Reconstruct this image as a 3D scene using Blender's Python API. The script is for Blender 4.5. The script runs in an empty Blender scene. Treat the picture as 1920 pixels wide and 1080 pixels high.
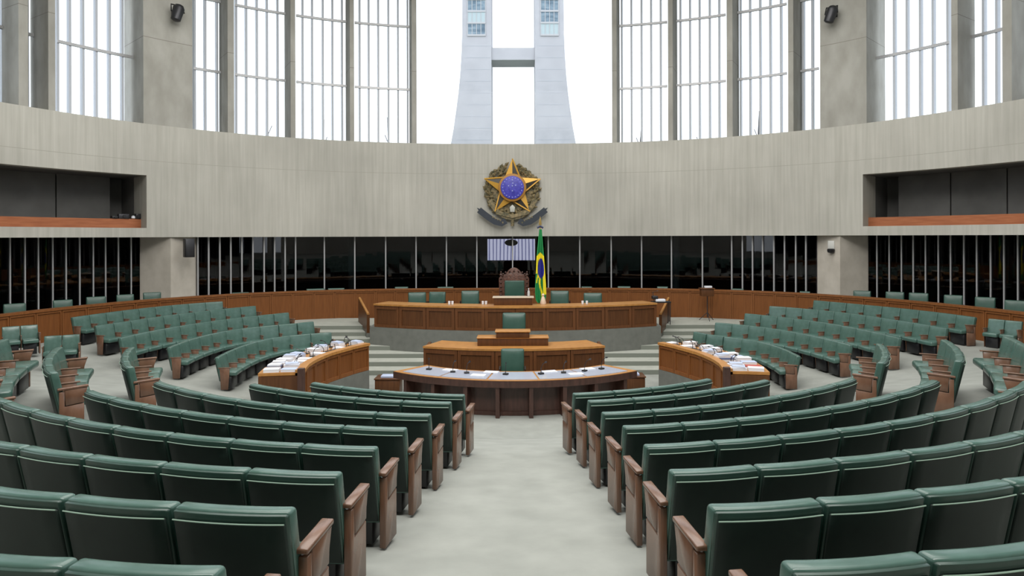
import bpy, bmesh, math, random
import numpy as np
from mathutils import Vector, Matrix
random.seed(7)
R = math.radians
col = bpy.context.scene.collection
scn = bpy.context.scene
EZ = 4.09                      # height of the eye above the podium floor
CAMX = 0.20
FP, CX, CY, ROLL = 1250.0, 970.0, 443.0, 0.0026
# ---------------------------------------------------------------- camera, sky, lights, exposure
cd = bpy.data.cameras.new('camera'); cam = bpy.data.objects.new('camera', cd); col.objects.link(cam)
cd.sensor_width = 36; cd.lens = FP/1920*36; cd.clip_end = 500
cd.shift_x = -(CX-960)/1920; cd.shift_y = -(540-CY)/1920
cam.location = (CAMX, 0, EZ); cam.rotation_euler = (math.pi/2, ROLL, 0)
scn.camera = cam
scn.view_settings.view_transform = 'Standard'; scn.view_settings.look = 'None'
scn.view_settings.gamma = 1; scn.view_settings.use_curve_mapping = False
scn.view_settings.exposure = 0.2
w = bpy.data.worlds.new('overcast_sky'); scn.world = w; w.use_nodes = True
bg = w.node_tree.nodes['Background']; bg.inputs[0].default_value = (.87, .935, 1, 1); bg.inputs[1].default_value = 1.9
def area(name, loc, size, power, colr=(1, .985, .95), rot=(0, 0, 0), sy=None):
    l = bpy.data.lights.new(name, 'AREA'); l.energy = power; l.color = colr; l.shape = 'RECTANGLE'
    l.size = size; l.size_y = sy or size
    o = bpy.data.objects.new(name, l); o.location = loc; o.rotation_euler = rot; col.objects.link(o); return o
area('luminous_ceiling_field', (0, 15, EZ+12.2), 19, 2700, sy=15)
area('rear_fill_light', (0, 2.5, EZ+11.3), 14, 2300, sy=5, rot=(R(42), 0, 0))  # added fill, tilted forward to brighten the far seat fronts and head wall

# ---------------------------------------------------------------- materials
def mat(name): 
    m = bpy.data.materials.new(name); m.use_nodes = True
    return m, m.node_tree, m.node_tree.nodes['Principled BSDF']
def plain(name, c, rough=.5, metal=0, spec=.5, emit=None):
    m, t, b = mat(name); b.inputs['Base Color'].default_value = (*c, 1); b.inputs['Roughness'].default_value = rough
    b.inputs['Metallic'].default_value = metal; b.inputs['Specular IOR Level'].default_value = spec
    if emit: b.inputs['Emission Color'].default_value = (*c, 1); b.inputs['Emission Strength'].default_value = emit
    return m
def noisy(name, c0, c1, scale=(1, 1, 1), nscale=5, rough=.6, spec=.4, bump=0, detail=6, extra=None, world=False, lo=.3, hi=.7):
    m, t, b = mat(name); N = t.nodes; L = t.links
    tc = N.new('ShaderNodeTexCoord'); mp = N.new('ShaderNodeMapping'); mp.inputs['Scale'].default_value = scale
    if world:
        g = N.new('ShaderNodeNewGeometry'); L.new(g.outputs['Position'], mp.inputs[0])
    else: L.new(tc.outputs['Object'], mp.inputs[0])
    n = N.new('ShaderNodeTexNoise'); n.inputs['Scale'].default_value = nscale; n.inputs['Detail'].default_value = detail
    L.new(mp.outputs[0], n.inputs['Vector'])
    r = N.new('ShaderNodeValToRGB'); r.color_ramp.elements[0].color = (*c0, 1); r.color_ramp.elements[1].color = (*c1, 1)
    r.color_ramp.elements[0].position = lo; r.color_ramp.elements[1].position = hi
    L.new(n.outputs['Fac'], r.inputs[0]); out = r.outputs[0]
    if extra: out = extra(t, out)
    L.new(out, b.inputs['Base Color'])
    b.inputs['Roughness'].default_value = rough; b.inputs['Specular IOR Level'].default_value = spec
    if bump:
        bp = N.new('ShaderNodeBump'); bp.inputs['Strength'].default_value = bump; bp.inputs['Distance'].default_value = .02
        L.new(n.outputs['Fac'], bp.inputs['Height']); L.new(bp.outputs[0], b.inputs['Normal'])
    return m
def joints(zs, width, dark, second=None):
    """horizontal pour joints, soft large blotches and fine board marks in the concrete"""
    def f(t, out):
        N = t.nodes; L = t.links
        g = N.new('ShaderNodeNewGeometry')
        n = N.new('ShaderNodeTexNoise'); n.inputs['Scale'].default_value = .35; n.inputs['Detail'].default_value = 5
        L.new(g.outputs['Position'], n.inputs['Vector'])
        mr = N.new('ShaderNodeMapRange'); mr.inputs[1].default_value = .3; mr.inputs[2].default_value = .7; mr.inputs[3].default_value = .88; mr.inputs[4].default_value = 1.08
        L.new(n.outputs['Fac'], mr.inputs[0])
        v = N.new('ShaderNodeVectorMath'); v.operation = 'SCALE'; L.new(out, v.inputs[0]); L.new(mr.outputs[0], v.inputs['Scale'])
        out = v.outputs[0]
        sx = N.new('ShaderNodeSeparateXYZ'); L.new(g.outputs['Position'], sx.inputs[0])
        for z in zs:
            a = N.new('ShaderNodeMath'); a.operation = 'SUBTRACT'; a.inputs[1].default_value = z; L.new(sx.outputs[2], a.inputs[0])
            ab = N.new('ShaderNodeMath'); ab.operation = 'ABSOLUTE'; L.new(a.outputs[0], ab.inputs[0])
            lt = N.new('ShaderNodeMath'); lt.operation = 'LESS_THAN'; lt.inputs[1].default_value = width; L.new(ab.outputs[0], lt.inputs[0])
            mx = N.new('ShaderNodeMix'); mx.data_type = 'RGBA'; L.new(lt.outputs[0], mx.inputs[0]); L.new(out, mx.inputs[6]); mx.inputs[7].default_value = (*dark, 1)
            out = mx.outputs[2]
        return out
    return f
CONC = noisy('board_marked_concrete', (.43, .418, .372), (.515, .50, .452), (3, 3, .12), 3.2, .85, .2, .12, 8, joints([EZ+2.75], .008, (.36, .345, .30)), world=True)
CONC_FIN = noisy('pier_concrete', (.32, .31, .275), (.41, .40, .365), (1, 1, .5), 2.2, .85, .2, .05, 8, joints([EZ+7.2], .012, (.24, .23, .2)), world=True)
PILLARLIT = noisy('lit_pillar_concrete', (.50, .46, .40), (.60, .555, .49), (1, 1, 1), 2.5, .85, .2, .03, 8, world=True)  # pillar concrete made paler: local light on it is put into the colour
PLINTH = noisy('grey_plinth_stone', (.14, .145, .13), (.175, .18, .162), (1, 1, 1), 5, .7, .3, .0, world=True)
CARPET = noisy('grey_green_carpet', (.27, .28, .258), (.325, .335, .31), (1, 1, 1), 2.6, .95, .1, 0, 10, world=True)
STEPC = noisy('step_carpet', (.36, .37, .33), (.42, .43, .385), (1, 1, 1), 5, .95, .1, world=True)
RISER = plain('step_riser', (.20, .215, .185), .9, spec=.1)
WOOD = noisy('jacaranda_veneer', (.078, .031, .012), (.12, .048, .018), (7, 7, .55), 3.0, .38, .28, .02, 8, world=True)
WOODF = noisy('jacaranda_frame', (.10, .038, .014), (.155, .060, .022), (9, 9, .55), 3.0, .36, .35, .02, 8, world=True)
WOODP = noisy('partition_veneer', (.155, .056, .017), (.205, .076, .023), (7, 7, .55), 3.0, .4, .25, .02, 8, world=True)
WOODPF = noisy('partition_frame', (.18, .066, .02), (.24, .092, .03), (7, 7, .55), 3.0, .38, .3, .02, 8, world=True)
WOODL = noisy('golden_top_veneer', (.36, .16, .042), (.50, .24, .07), (2, 6, 2), 3, .35, .35, 0, world=True)
WOODC = noisy('seat_side_wood', (.12, .058, .034), (.19, .10, .062), (8, 2, .8), 4, .26, .6, .02)
WOODD = noisy('dark_table_wood', (.04, .018, .013), (.08, .036, .027), (3, 3, .6), 4, .4, .5, world=True)
BALW = noisy('balcony_parapet_wood', (.30, .10, .045), (.42, .155, .07), (.6, .6, 8), 3, .45, .3, world=True)
LEATH = noisy('green_leather', (.048, .104, .085), (.074, .143, .120), (1, 1, 1), 6, .27, .6, .03)
LEATHB = noisy('dark_green_seat_back', (.007, .015, .012), (.012, .024, .019), (1, 1, 1), 4, .5, .35, .02)
LEATHR = noisy('dark_green_seat_rim', (.018, .046, .035), (.028, .064, .05), (1, 1, 1), 6, .33, .55, .03)
LEATHD = noisy('deep_green_leather', (.022, .068, .05), (.035, .09, .068), (1, 1, 1), 6, .34, .5, .04)
PIPE = plain('pale_piping', (.30, .42, .34), .4)
BLACK = plain('black_plastic', (.012, .012, .014), .4)
DARKM = plain('dark_metal', (.05, .05, .055), .4, .6)
METAL = plain('aluminium', (.55, .57, .60), .4, .7)
MULL = plain('window_frame_paint', (.50, .53, .58), .5)
MULLD = plain('steel_glazing_bar', (.42, .42, .43), .4, .3)
BLADE = plain('dark_glazing_fin', (.03, .032, .035), .4)
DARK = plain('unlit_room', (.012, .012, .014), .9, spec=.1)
DPAN = noisy('charcoal_acoustic_panel', (.11, .108, .104), (.15, .148, .143), (1, 1, 1), 1.2, .6, .2, world=True)
WHITE = plain('white_paper', (.72, .74, .80), .6)
PAPB = plain('pale_blue_paper', (.45, .52, .70), .6)
NAVY = plain('navy_cover', (.03, .04, .10), .5)
REDP = plain('red_cover', (.45, .08, .06), .5)
GLOSSB = plain('pale_glass_inlay', (.42, .46, .56), .12)
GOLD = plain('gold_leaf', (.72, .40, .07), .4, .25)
OCHRE = plain('ochre_gold', (.36, .17, .03), .5, .1)  # darker ochre gold of the disc rim
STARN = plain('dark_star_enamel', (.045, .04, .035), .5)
BLUE = noisy('blue_enamel', (.03, .03, .30), (.09, .08, .52), (1, 1, 1), 9, .4)
LEAFG = noisy('wreath_bronze', (.04, .05, .03), (.33, .25, .13), (1, 1, 1), 9, .6, world=True)
RIBB = plain('ribbon_enamel', (.022, .03, .045), .5)
BRASS = plain('brass', (.55, .38, .14), .3, .8)
FG = plain('flag_green', (.01, .22, .06), .7); FY = plain('flag_yellow', (.85, .72, .02), .7); FB = plain('flag_blue', (.02, .025, .28), .7)
TOWER = noisy('tower_concrete', (.43, .425, .45), (.48, .475, .50), (1, 1, 1), .8, .9, .1, 0, 8, world=True)
TWIN = noisy('tower_window_glass', (.07, .12, .17), (.26, .34, .40), (1, 1, 3), .9, .2, world=True)
TWINB = plain('tower_pale_glass', (.40, .48, .50), .2)
GRASSM = plain('lawn', (.08, .12, .05), .9)
def glass(name, tint, gl):
    m = bpy.data.materials.new(name); m.use_nodes = True; t = m.node_tree; N = t.nodes; L = t.links; N.clear()
    o = N.new('ShaderNodeOutputMaterial'); mx = N.new('ShaderNodeMixShader'); tr = N.new('ShaderNodeBsdfTransparent'); g = N.new('ShaderNodeBsdfGlossy')
    tr.inputs[0].default_value = (*tint, 1); g.inputs['Roughness'].default_value = .02
    fr = N.new('ShaderNodeFresnel'); fr.inputs[0].default_value = 1.45
    mu = N.new('ShaderNodeMath'); mu.operation = 'MULTIPLY'; mu.inputs[1].default_value = gl
    L.new(fr.outputs[0], mu.inputs[0]); L.new(mu.outputs[0], mx.inputs[0]); L.new(tr.outputs[0], mx.inputs[1]); L.new(g.outputs[0], mx.inputs[2]); L.new(mx.outputs[0], o.inputs[0])
    return m
GLASSD = glass('smoked_glass', (.5, .5, .53), 1.0)
GLASSC = glass('clear_glass', (.99, .995, 1), .06)
# window reflection in the glass, painted as pale glowing stripes
def reflection_mat():
    m, t, b = mat('painted_reflection'); N = t.nodes; L = t.links
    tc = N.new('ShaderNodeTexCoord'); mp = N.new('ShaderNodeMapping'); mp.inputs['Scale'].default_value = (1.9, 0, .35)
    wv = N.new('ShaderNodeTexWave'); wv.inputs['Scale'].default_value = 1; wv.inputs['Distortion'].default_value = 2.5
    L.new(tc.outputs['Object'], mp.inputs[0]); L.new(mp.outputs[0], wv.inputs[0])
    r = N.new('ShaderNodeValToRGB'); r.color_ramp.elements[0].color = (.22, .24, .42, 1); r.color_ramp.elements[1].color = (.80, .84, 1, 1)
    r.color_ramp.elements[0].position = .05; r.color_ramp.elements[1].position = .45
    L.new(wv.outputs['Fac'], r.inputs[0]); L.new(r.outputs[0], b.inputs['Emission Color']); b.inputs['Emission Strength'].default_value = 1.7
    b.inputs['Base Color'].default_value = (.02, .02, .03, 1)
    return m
SCREEN = reflection_mat()  # glowing stripes of the painted window reflection

# ---------------------------------------------------------------- mesh helpers
class MB:
    def __init__(s): s.v = []; s.f = []; s.m = []; s.mi = 0
    def add(s, vs, fs):
        n = len(s.v); s.v += [tuple(v) for v in vs]; s.f += [tuple(n+i for i in f) for f in fs]; s.m += [s.mi]*len(fs); return s
    def box(s, x0, x1, y0, y1, z0, z1, M=None):
        vs = [Vector(p) for p in ((x0,y0,z0),(x1,y0,z0),(x1,y1,z0),(x0,y1,z0),(x0,y0,z1),(x1,y0,z1),(x1,y1,z1),(x0,y1,z1))]
        if M: vs = [M @ v for v in vs]
        return s.add(vs, [(0,3,2,1),(4,5,6,7),(0,1,5,4),(1,2,6,5),(2,3,7,6),(3,0,4,7)])
    def prism(s, pts, a, b, axis='z'):
        """polygon in 2-D extruded along an axis"""
        n = len(pts)
        f = {'z': lambda p, t: (p[0], p[1], t), 'x': lambda p, t: (t, p[0], p[1]), 'y': lambda p, t: (p[0], t, p[1])}[axis]
        vs = [f(p, a) for p in pts]+[f(p, b) for p in pts]
        return s.add(vs, [tuple(range(n))[::-1], tuple(range(n, 2*n))]+[(i, (i+1) % n, n+(i+1) % n, n+i) for i in range(n)])
    def tube(s, path, r, k=8, cap=True):
        path = [Vector(p) for p in path]; n = len(path); rs = r if isinstance(r, (list, tuple)) else [r]*n
        vs = []
        for i, p in enumerate(path):
            d = (path[min(i+1, n-1)]-path[max(i-1, 0)]).normalized()
            u = d.cross(Vector((0, 0, 1)) if abs(d.z) < .9 else Vector((1, 0, 0))).normalized(); v = d.cross(u)
            vs += [p+(u*math.cos(2*math.pi*j/k)+v*math.sin(2*math.pi*j/k))*rs[i] for j in range(k)]
        fs = [(i*k+j, i*k+(j+1) % k, (i+1)*k+(j+1) % k, (i+1)*k+j) for i in range(n-1) for j in range(k)]
        if cap: fs += [tuple(range(k))[::-1], tuple((n-1)*k+j for j in range(k))]
        return s.add(vs, fs)
    def lathe(s, prof, c=(0, 0, 0), k=16):
        n = len(prof)
        vs = [(c[0]+r*math.cos(2*math.pi*j/k), c[1]+r*math.sin(2*math.pi*j/k), c[2]+z) for r, z in prof for j in range(k)]
        fs = [(i*k+j, i*k+(j+1) % k, (i+1)*k+(j+1) % k, (i+1)*k+j) for i in range(n-1) for j in range(k)]
        fs += [tuple(range(k))[::-1], tuple((n-1)*k+j for j in range(k))]
        return s.add(vs, fs)
    def strip(s, inner, outer, z0, z1, closed=False):
        """solid between two plan polylines; z0/z1 may be numbers or lists"""
        n = len(inner); Z0 = z0 if hasattr(z0, '__len__') else [z0]*n; Z1 = z1 if hasattr(z1, '__len__') else [z1]*n
        vs = []
        for i in range(n):
            vs += [(*inner[i], Z0[i]), (*outer[i], Z0[i]), (*outer[i], Z1[i]), (*inner[i], Z1[i])]
        fs = []
        for i in range(n if closed else n-1):
            a, b = 4*i, 4*((i+1) % n)
            for q in range(4): fs.append((a+q, a+(q+1) % 4, b+(q+1) % 4, b+q))
        if not closed: fs += [(3, 2, 1, 0), (4*n-4, 4*n-3, 4*n-2, 4*n-1)]
        return s.add(vs, fs)
    def build(s, name, m, parent=None, bevel=0, seg=2, smooth=False, loc=None, rotz=0):
        me = bpy.data.meshes.new(name); me.from_pydata(s.v, [], s.f)
        for x in (m if isinstance(m, list) else [m]): me.materials.append(x)
        for p, i in zip(me.polygons, s.m): p.material_index = i
        bm = bmesh.new(); bm.from_mesh(me); bmesh.ops.recalc_face_normals(bm, faces=bm.faces)
        if bevel: bmesh.ops.bevel(bm, geom=[e for e in bm.edges if e.calc_face_angle(0) > .5], offset=bevel, segments=seg, affect='EDGES', profile=.5)
        bm.to_mesh(me); bm.free()
        if smooth or bevel:
            for p in me.polygons: p.use_smooth = True
            if hasattr(me, 'set_sharp_from_angle'): me.set_sharp_from_angle(angle=R(50 if bevel else 40))
        o = bpy.data.objects.new(name, me); col.objects.link(o)
        if parent: o.parent = parent
        if loc is not None: o.location = loc
        o.rotation_euler.z = rotz
        return o
def tag(o, label=None, cat=None, group=None, kind=None):
    if label: o['label'] = label
    if cat: o['category'] = cat
    if group: o['group'] = group
    if kind: o['kind'] = kind
    return o
def empty(name, loc=(0, 0, 0), rz=0, label=None, cat=None, group=None):
    o = bpy.data.objects.new(name, None); o.empty_display_size = .1; col.objects.link(o); o.location = loc; o.rotation_euler.z = rz
    return tag(o, label, cat, group)
def struct(o): o['kind'] = 'structure'; return o
def copy_tree(o, parent=None):
    c = o.copy(); col.objects.link(c); c.parent = parent
    for ch in list(o.children): copy_tree(ch, c)
    return c
def drop_tree(o):
    for ch in list(o.children): drop_tree(ch)
    bpy.data.objects.remove(o)

# ---------------------------------------------------------------- measuring: a line of sight meets a level or a distance
def tn(px): return (px-CX)/FP
def level(px, py, drop):
    Y = drop*FP/(py+(px-960)*ROLL-CY); return Vector((CAMX+tn(px)*Y, Y, EZ-drop))
def xat(px, Y): return CAMX+tn(px)*Y
def zat(px, py, Y): return EZ-(py+(px-960)*ROLL-CY)*Y/FP

# the hall plan: a rounded oval; D = distance of its head wall
class Oval:
    def __init__(s, D, n, a, b=.6, yc=.4): s.a = a*D; s.b = b*D; s.yc = yc*D; s.n = n
    def pt(s, phi, off=0):
        a, b = s.a+off, s.b+off
        r = (abs(math.sin(phi)/a)**s.n+abs(math.cos(phi)/b)**s.n)**(-1/s.n)
        return (r*math.sin(phi), s.yc+r*math.cos(phi))
    def phi(s, px, off=0):
        a, b = s.a+off, s.b+off; lo, hi = 3.0, 60.
        g = lambda Y: (abs(CAMX+tn(px)*Y)/a)**s.n+(abs(Y-s.yc)/b)**s.n-1
        hi = 60.; lo = s.yc if g(s.yc) < 0 else 6.0
        if g(lo) > 0:
            for k in range(200):
                lo = s.yc-k*.05
                if g(lo) < 0: break
        for _ in range(60):
            mid = (lo+hi)/2
            if g(mid) < 0: lo = mid
            else: hi = mid
        return math.atan2(CAMX+tn(px)*lo, lo-s.yc)
    def line(s, p0, p1, off=0, step=R(1.5)):
        n = max(1, int(abs(p1-p0)/step)); return [s.pt(p0+(p1-p0)*i/n, off) for i in range(n+1)]
    def xy(s, px, off=0): return s.pt(s.phi(px, off), off)
WALL = Oval(29.4, 2.3, .565)
RAIL = Oval(26.25, 2.9, .535)
SILL = EZ+4.07; TOPZ = EZ+12.5

# ---------------------------------------------------------------- floor
YC = 14.22
rr = [5.276, 6.146, 7.106, 8.089, 8.984, 9.958, 10.932, 11.796]
hh = [2.144, 2.03, 1.924, 1.793, 1.691, 1.551, 1.388, 1.262]
CH = .84                                     # seat back height
aR = [0.965, 1.077, 1.127, 1.201, 1.23, 1.209, 1.188, 1.229]
aL = [0.522, 0.618, 0.746, 0.847, 0.932, 0.966, 0.946, .93]
pw = [.594, .594, .587, .593, .607, .614, .611, .591]
F0 = 4.09                                    # drop of the podium floor
S = 1.25
fh = [h*S for h in hh[:5]]; FCH = .72
def C4(l): return [(1200+a/2.6667, 540+b/2.6667) for a, b in l]
def C1(l): return [(a/3, 540+b/3) for a, b in l]
far_right = [C4(zip((280,372,455,545,618,690,740,775,808), (218,232,245,258,270,290,305,322,345))),
 C4(zip((380,470,555,640,718,790,857,930,1000,1070), (170,180,188,197,208,222,235,250,268,285))),
 C4(zip((530,615,715,803,885,958,1030,1105,1180,1245,1315), (125,135,145,155,165,178,190,203,218,235,250))),
 C4(zip((650,728,803,887,970,1050,1133,1215,1290,1370,1455,1550), (88,95,102,109,116,125,135,147,160,172,188,200))),
 C4(zip((875,958,1045,1135,1222,1312,1405,1495,1585,1690), (60,68,77,85,92,98,110,122,135,145)))]
far_left = [C1(zip((1200,1255,1310,1375,1450,1540,1635,1755,1860), (392,362,340,315,293,278,264,255,247))),
 C1(zip((930,985,1045,1110,1195,1280,1370,1462,1555,1655,1755), (338,312,290,270,255,240,226,214,205,196,188))),
 C1(zip((655,735,815,900,985,1075,1160,1250,1340,1435,1525,1615), (282,262,245,230,215,203,190,178,166,153,145,138))),
 C1(zip((520,612,705,795,885,975,1072,1165,1252,1340,1430), (213,200,187,172,160,149,138,126,116,107,100))),
 C1(zip((390,495,595,695,785,880,978,1070,1160,1248), (165,151,138,125,113,103,95,88,80,74)))]
def smooth_curve(pts, drop, n=60):
    xs = np.array([p[0] for p in pts]); ys = np.array([p[1] for p in pts])
    c = np.polyfit(xs, ys, 3); X = np.linspace(xs.min(), xs.max(), n)
    return [level(x, float(np.polyval(c, x)), drop).xy for x in X]
def resample(poly, n):
    d = [0]
    for a, b in zip(poly, poly[1:]): d.append(d[-1]+(b-a).length)
    out = []
    for k in range(n+1):
        t = d[-1]*k/n; i = max(j for j in range(len(d)) if d[j] <= t+1e-9); i = min(i, len(poly)-2)
        out.append(poly[i].lerp(poly[i+1], (t-d[i])/(d[i+1]-d[i])))
    return out
ctrl = []
for r_, h_ in zip(rr, hh):
    for t in np.linspace(-1.2 if r_ < 9.5 else -.9, 1.2 if r_ < 9.5 else .9, 9): ctrl.append((r_*math.sin(t), YC-r_*math.cos(t), h_+CH))
for r_, dr in ((13, 1.97), (14.2, 1.82), (17, 1.62)):
    for t in np.linspace(-.9, .9, 7): ctrl.append((r_*math.sin(t), YC-r_*math.cos(t), dr))
farrows = []
for side, rows in ((1, far_right), (-1, far_left)):
    for k, pts in enumerate(rows):
        poly = smooth_curve(pts, fh[k]); farrows.append((side, k, len(pts)-1, poly))
        for q in (0, 15, 30, 45, 59): ctrl.append((*poly[q], fh[k]+FCH))
for x, y in ((-3, 14.5), (0, 14.2), (3, 14.5), (-2, 16), (2, 16), (0, 18), (-3.5, 18), (3.5, 18), (0, 22)): ctrl.append((x, y, F0))
for px in (-150, 0, 150, 330, 1600, 1780, 1920, 2080):
    x, y = RAIL.xy(px, .3); ctrl.append((x, y, 3.0 if y > 17 else 2.8))
for s_ in (-1, 1): ctrl += [(s_*13, 8, 2.2), (s_*13, 4, 1.9), (s_*12, 0, 1.7), (s_*15, 12, 2.5)]
A_ = np.array(ctrl); P_ = A_[:, :2]; n_ = len(P_)
def U(d2): return np.where(d2 > 0, d2*np.log(d2+1e-12)*.5, 0)
K_ = U(((P_[:, None]-P_[None])**2).sum(-1))+np.eye(n_)*.25
Q_ = np.hstack([np.ones((n_, 1)), P_]); M_ = np.block([[K_, Q_], [Q_.T, np.zeros((3, 3))]])
W_ = np.linalg.solve(M_, np.concatenate([A_[:, 2], np.zeros(3)]))
EDGE = [(3.9, 17.3), (4.9, 18.5), (5.6, 19.5), (6.9, 20.7), (9.2, 22.4), (11.2, 23.9), (11.5, 30)]
PIT = [(-3.9, 12.9), (-4.15, 14.2), (-4.15, 15.5)]+[(-x, y) for x, y in EDGE]+EDGE[::-1]+[(4.3, 15.5), (4.3, 14.2), (4.0, 12.9), (0, 12.2)]
def inside(x, y, poly):
    c = False; n = len(poly)
    for i in range(n):
        (x1, y1), (x2, y2) = poly[i], poly[i-1]
        if (y1 > y) != (y2 > y) and x < (x2-x1)*(y-y1)/(y2-y1)+x1: c = not c
    return c
def slope_drop(x, y):
    p = np.array([x, y]); k = U(((P_-p)**2).sum(-1))
    d = float(k@W_[:n_]+W_[n_]+W_[n_+1]*x+W_[n_+2]*y); return min(max(d, 1.5), F0)
def fz(x, y):
    return EZ-(F0 if inside(x, y, PIT) else slope_drop(x, y))
def floor_mesh():
    xs = np.arange(-18, 18.01, .3); ys = np.arange(-7, 31.01, .3); mb = MB(); idx = {}
    for j, y in enumerate(ys):
        for i, x in enumerate(xs):
            idx[i, j] = len(mb.v); mb.v.append((x, y, fz(x, y)-.004))
    for j in range(len(ys)-1):
        for i in range(len(xs)-1):
            mb.f.append((idx[i, j], idx[i+1, j], idx[i+1, j+1], idx[i, j+1])); mb.m.append(0)
    struct(mb.build('floor', CARPET, smooth=True))
floor_mesh()

# ---------------------------------------------------------------- hall shell
b = MB().strip(WALL.line(-math.pi, math.pi, -.1, R(3))[:-1], WALL.line(-math.pi, math.pi, 5, R(3))[:-1], TOPZ, TOPZ+.3, True)
cl = WALL.line(-math.pi, math.pi, 0, R(3))[:-1]; b.add([(*p, TOPZ+.01) for p in cl], [tuple(range(len(cl)))])
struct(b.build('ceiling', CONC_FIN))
pL, pR = WALL.phi(275), WALL.phi(1618)
OPB, OPT = EZ+.33, EZ+2.22
endL, endR = R(-125), R(125)
def band(name, p0, p1, z0, z1, o0=0, o1=1.3, m=CONC, parent=None):
    o = MB().strip(WALL.line(p0, p1, o0), WALL.line(p0, p1, o1), z0, z1).build(name, m, parent)
    return struct(o) if parent is None else o
band('wall_back', pL, pR, EZ, SILL)
for nm, a, c in (('wall_left', endL, pL), ('wall_right', pR, endR)):
    mb = MB().strip(WALL.line(a, c, 0), WALL.line(a, c, 1.3), EZ, OPB)
    mb.strip(WALL.line(a, c, 0), WALL.line(a, c, 1.3), OPT, SILL)
    struct(mb.build(nm, CONC))
struct(MB().strip(WALL.line(endR, 2*math.pi+endL, 0), WALL.line(endR, 2*math.pi+endL, 1.3), -.5, TOPZ).build('wall_front', CONC))
# the galleries let into the side walls
for nm, a, c, side in (('balcony_recess', endL, pL, 'left'), ('balcony_recess', pR, endR, 'right')):
    t = tag(empty(nm, (*WALL.pt((a+c)/2, 1.5), OPB)), 'dark gallery box with wooden parapet cut into the %s wall' % side, 'gallery'); t['kind'] = 'structure'
    t.name = 'wall_gallery_'+side
    del t['label']; del t['category']
    off = Vector(t.location)
    def ch(mb, name, m):
        mb.v = [tuple(Vector(v)-off) for v in mb.v]; return mb.build(name, m, t)
    i = MB().strip(WALL.line(a, c, 2.6), WALL.line(a, c, 2.7), OPB-.1, OPT+.1)
    i.strip(WALL.line(a, c, .4), WALL.line(a, c, 2.7), OPT-.001, OPT+.1)
    i.strip(WALL.line(a, c, 1.25), WALL.line(a, c, 2.7), OPB-.1, OPB)
    ch(i, 'lining', DPAN)
    q0, q1 = (c, c+R(.6)) if side == 'left' else (a-R(.6), a)
    i = MB().strip(WALL.line(q0, q1, 1.25), WALL.line(q0, q1, 2.7), OPB-.1, OPT+.1); ch(i, 'end_wall', DPAN)
    st = R(5.2); k = c if side == 'left' else a; sg = -1 if side == 'left' else 1
    for q in range(9):
        p0 = k+sg*(R(1.8)+q*st); p1 = p0+sg*(st-R(.12))
        ch(MB().strip(WALL.line(p0, p1, 1.9), WALL.line(p0, p1, 1.96), OPB, OPT), 'acoustic_panel', DPAN)
    ch(MB().strip(WALL.line(a, c, .55), WALL.line(a, c, .68), OPB, OPB+.33), 'parapet', BALW)
# lower glazing: smoked panes, steel bars, dark space behind
GOFF = .55
g0 = EZ-3.3
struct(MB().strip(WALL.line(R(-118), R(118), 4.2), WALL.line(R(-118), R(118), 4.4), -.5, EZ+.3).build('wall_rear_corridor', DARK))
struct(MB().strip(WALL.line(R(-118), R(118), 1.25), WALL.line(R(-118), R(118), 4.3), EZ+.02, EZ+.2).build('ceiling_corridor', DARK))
gal = struct(MB().strip(RAIL.line(R(-100), R(100), .1), WALL.line(R(-100), R(100), 4.3), -.5, EZ-2.72).build('floor_gallery', CARPET))
wn = [0]
def glazing(pxs, e0, e1, deep, label=None, lim=None, GOFF=GOFF):
    wn[0] += 1
    p0 = WALL.phi(e0, GOFF) if lim is None or lim[0] is None else lim[0]; p1 = WALL.phi(e1, GOFF) if lim is None or lim[1] is None else lim[1]
    root = struct(empty('window_%d' % wn[0], (0, 0, 0)))
    MB().strip(WALL.line(p0, p1, GOFF), WALL.line(p0, p1, GOFF+.03), g0, EZ).build('pane', GLASSD, root)
    phs = [WALL.phi(x, GOFF-.05) for x in pxs]
    if lim and len(phs) > 2:
        stp = abs(phs[1]-phs[0])
        if lim[0] is not None:
            q = min(phs)
            while q-stp > lim[0]: q -= stp; phs.append(q)
        if lim[1] is not None:
            q = max(phs)
            while q+stp < lim[1]: q += stp; phs.append(q)
    for ph in phs:
        x, y = WALL.pt(ph, GOFF-.05); x2, y2 = WALL.pt(ph, GOFF+.3); a = math.atan2(y2-y, x2-x)
        M = Matrix.Translation((x, y, 0)) @ Matrix.Rotation(a, 4, 'Z')
        bar = (MB().box(-.01, .04, -.02, .02, g0, EZ, M) if lim else MB().box(-.03, .06, -.026, .026, g0, EZ, M)).build('glazing_bar', MULLD, root)
        if deep and ph in phs: MB().box(.07, .5, -.02, .02, g0, EZ, M).build('fin', BLADE, bar)
n1 = [370.7,391,412,432.6,453.3,474,495,514.7,534.4]; wide = [554,608,665,723,780,837,894,961,1028,1087,1146,1203,1259,1317,1372]
n2 = [1392,1411,1430,1451,1471,1492,1511]
glazing(n1, 368, 552, True); glazing(wide, 552, 1374, False); glazing(n2, 1374, 1532, True)
glazing([19,47,72,99,124,149.5,175,198,222,246], 0, 262, True, lim=(R(-100), None), GOFF=1.2)
glazing([1644,1667,1690,1712,1735,1759,1782,1807,1831,1857,1882,1908], 1628, 1900, True, lim=(None, R(100)), GOFF=1.2)
for px in (660, 1267):      # round green columns behind the panes
    wn[0] += 0; x, y = WALL.xy(px, 1.1)
    o = MB().lathe([(.16, g0), (.16, EZ)], (0, 0, 0)).build('trim_%d' % (1 if px < 900 else 2), plain('green_column', (.10, .16, .14), .4), loc=(x, y, 0), smooth=True); struct(o)
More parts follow.
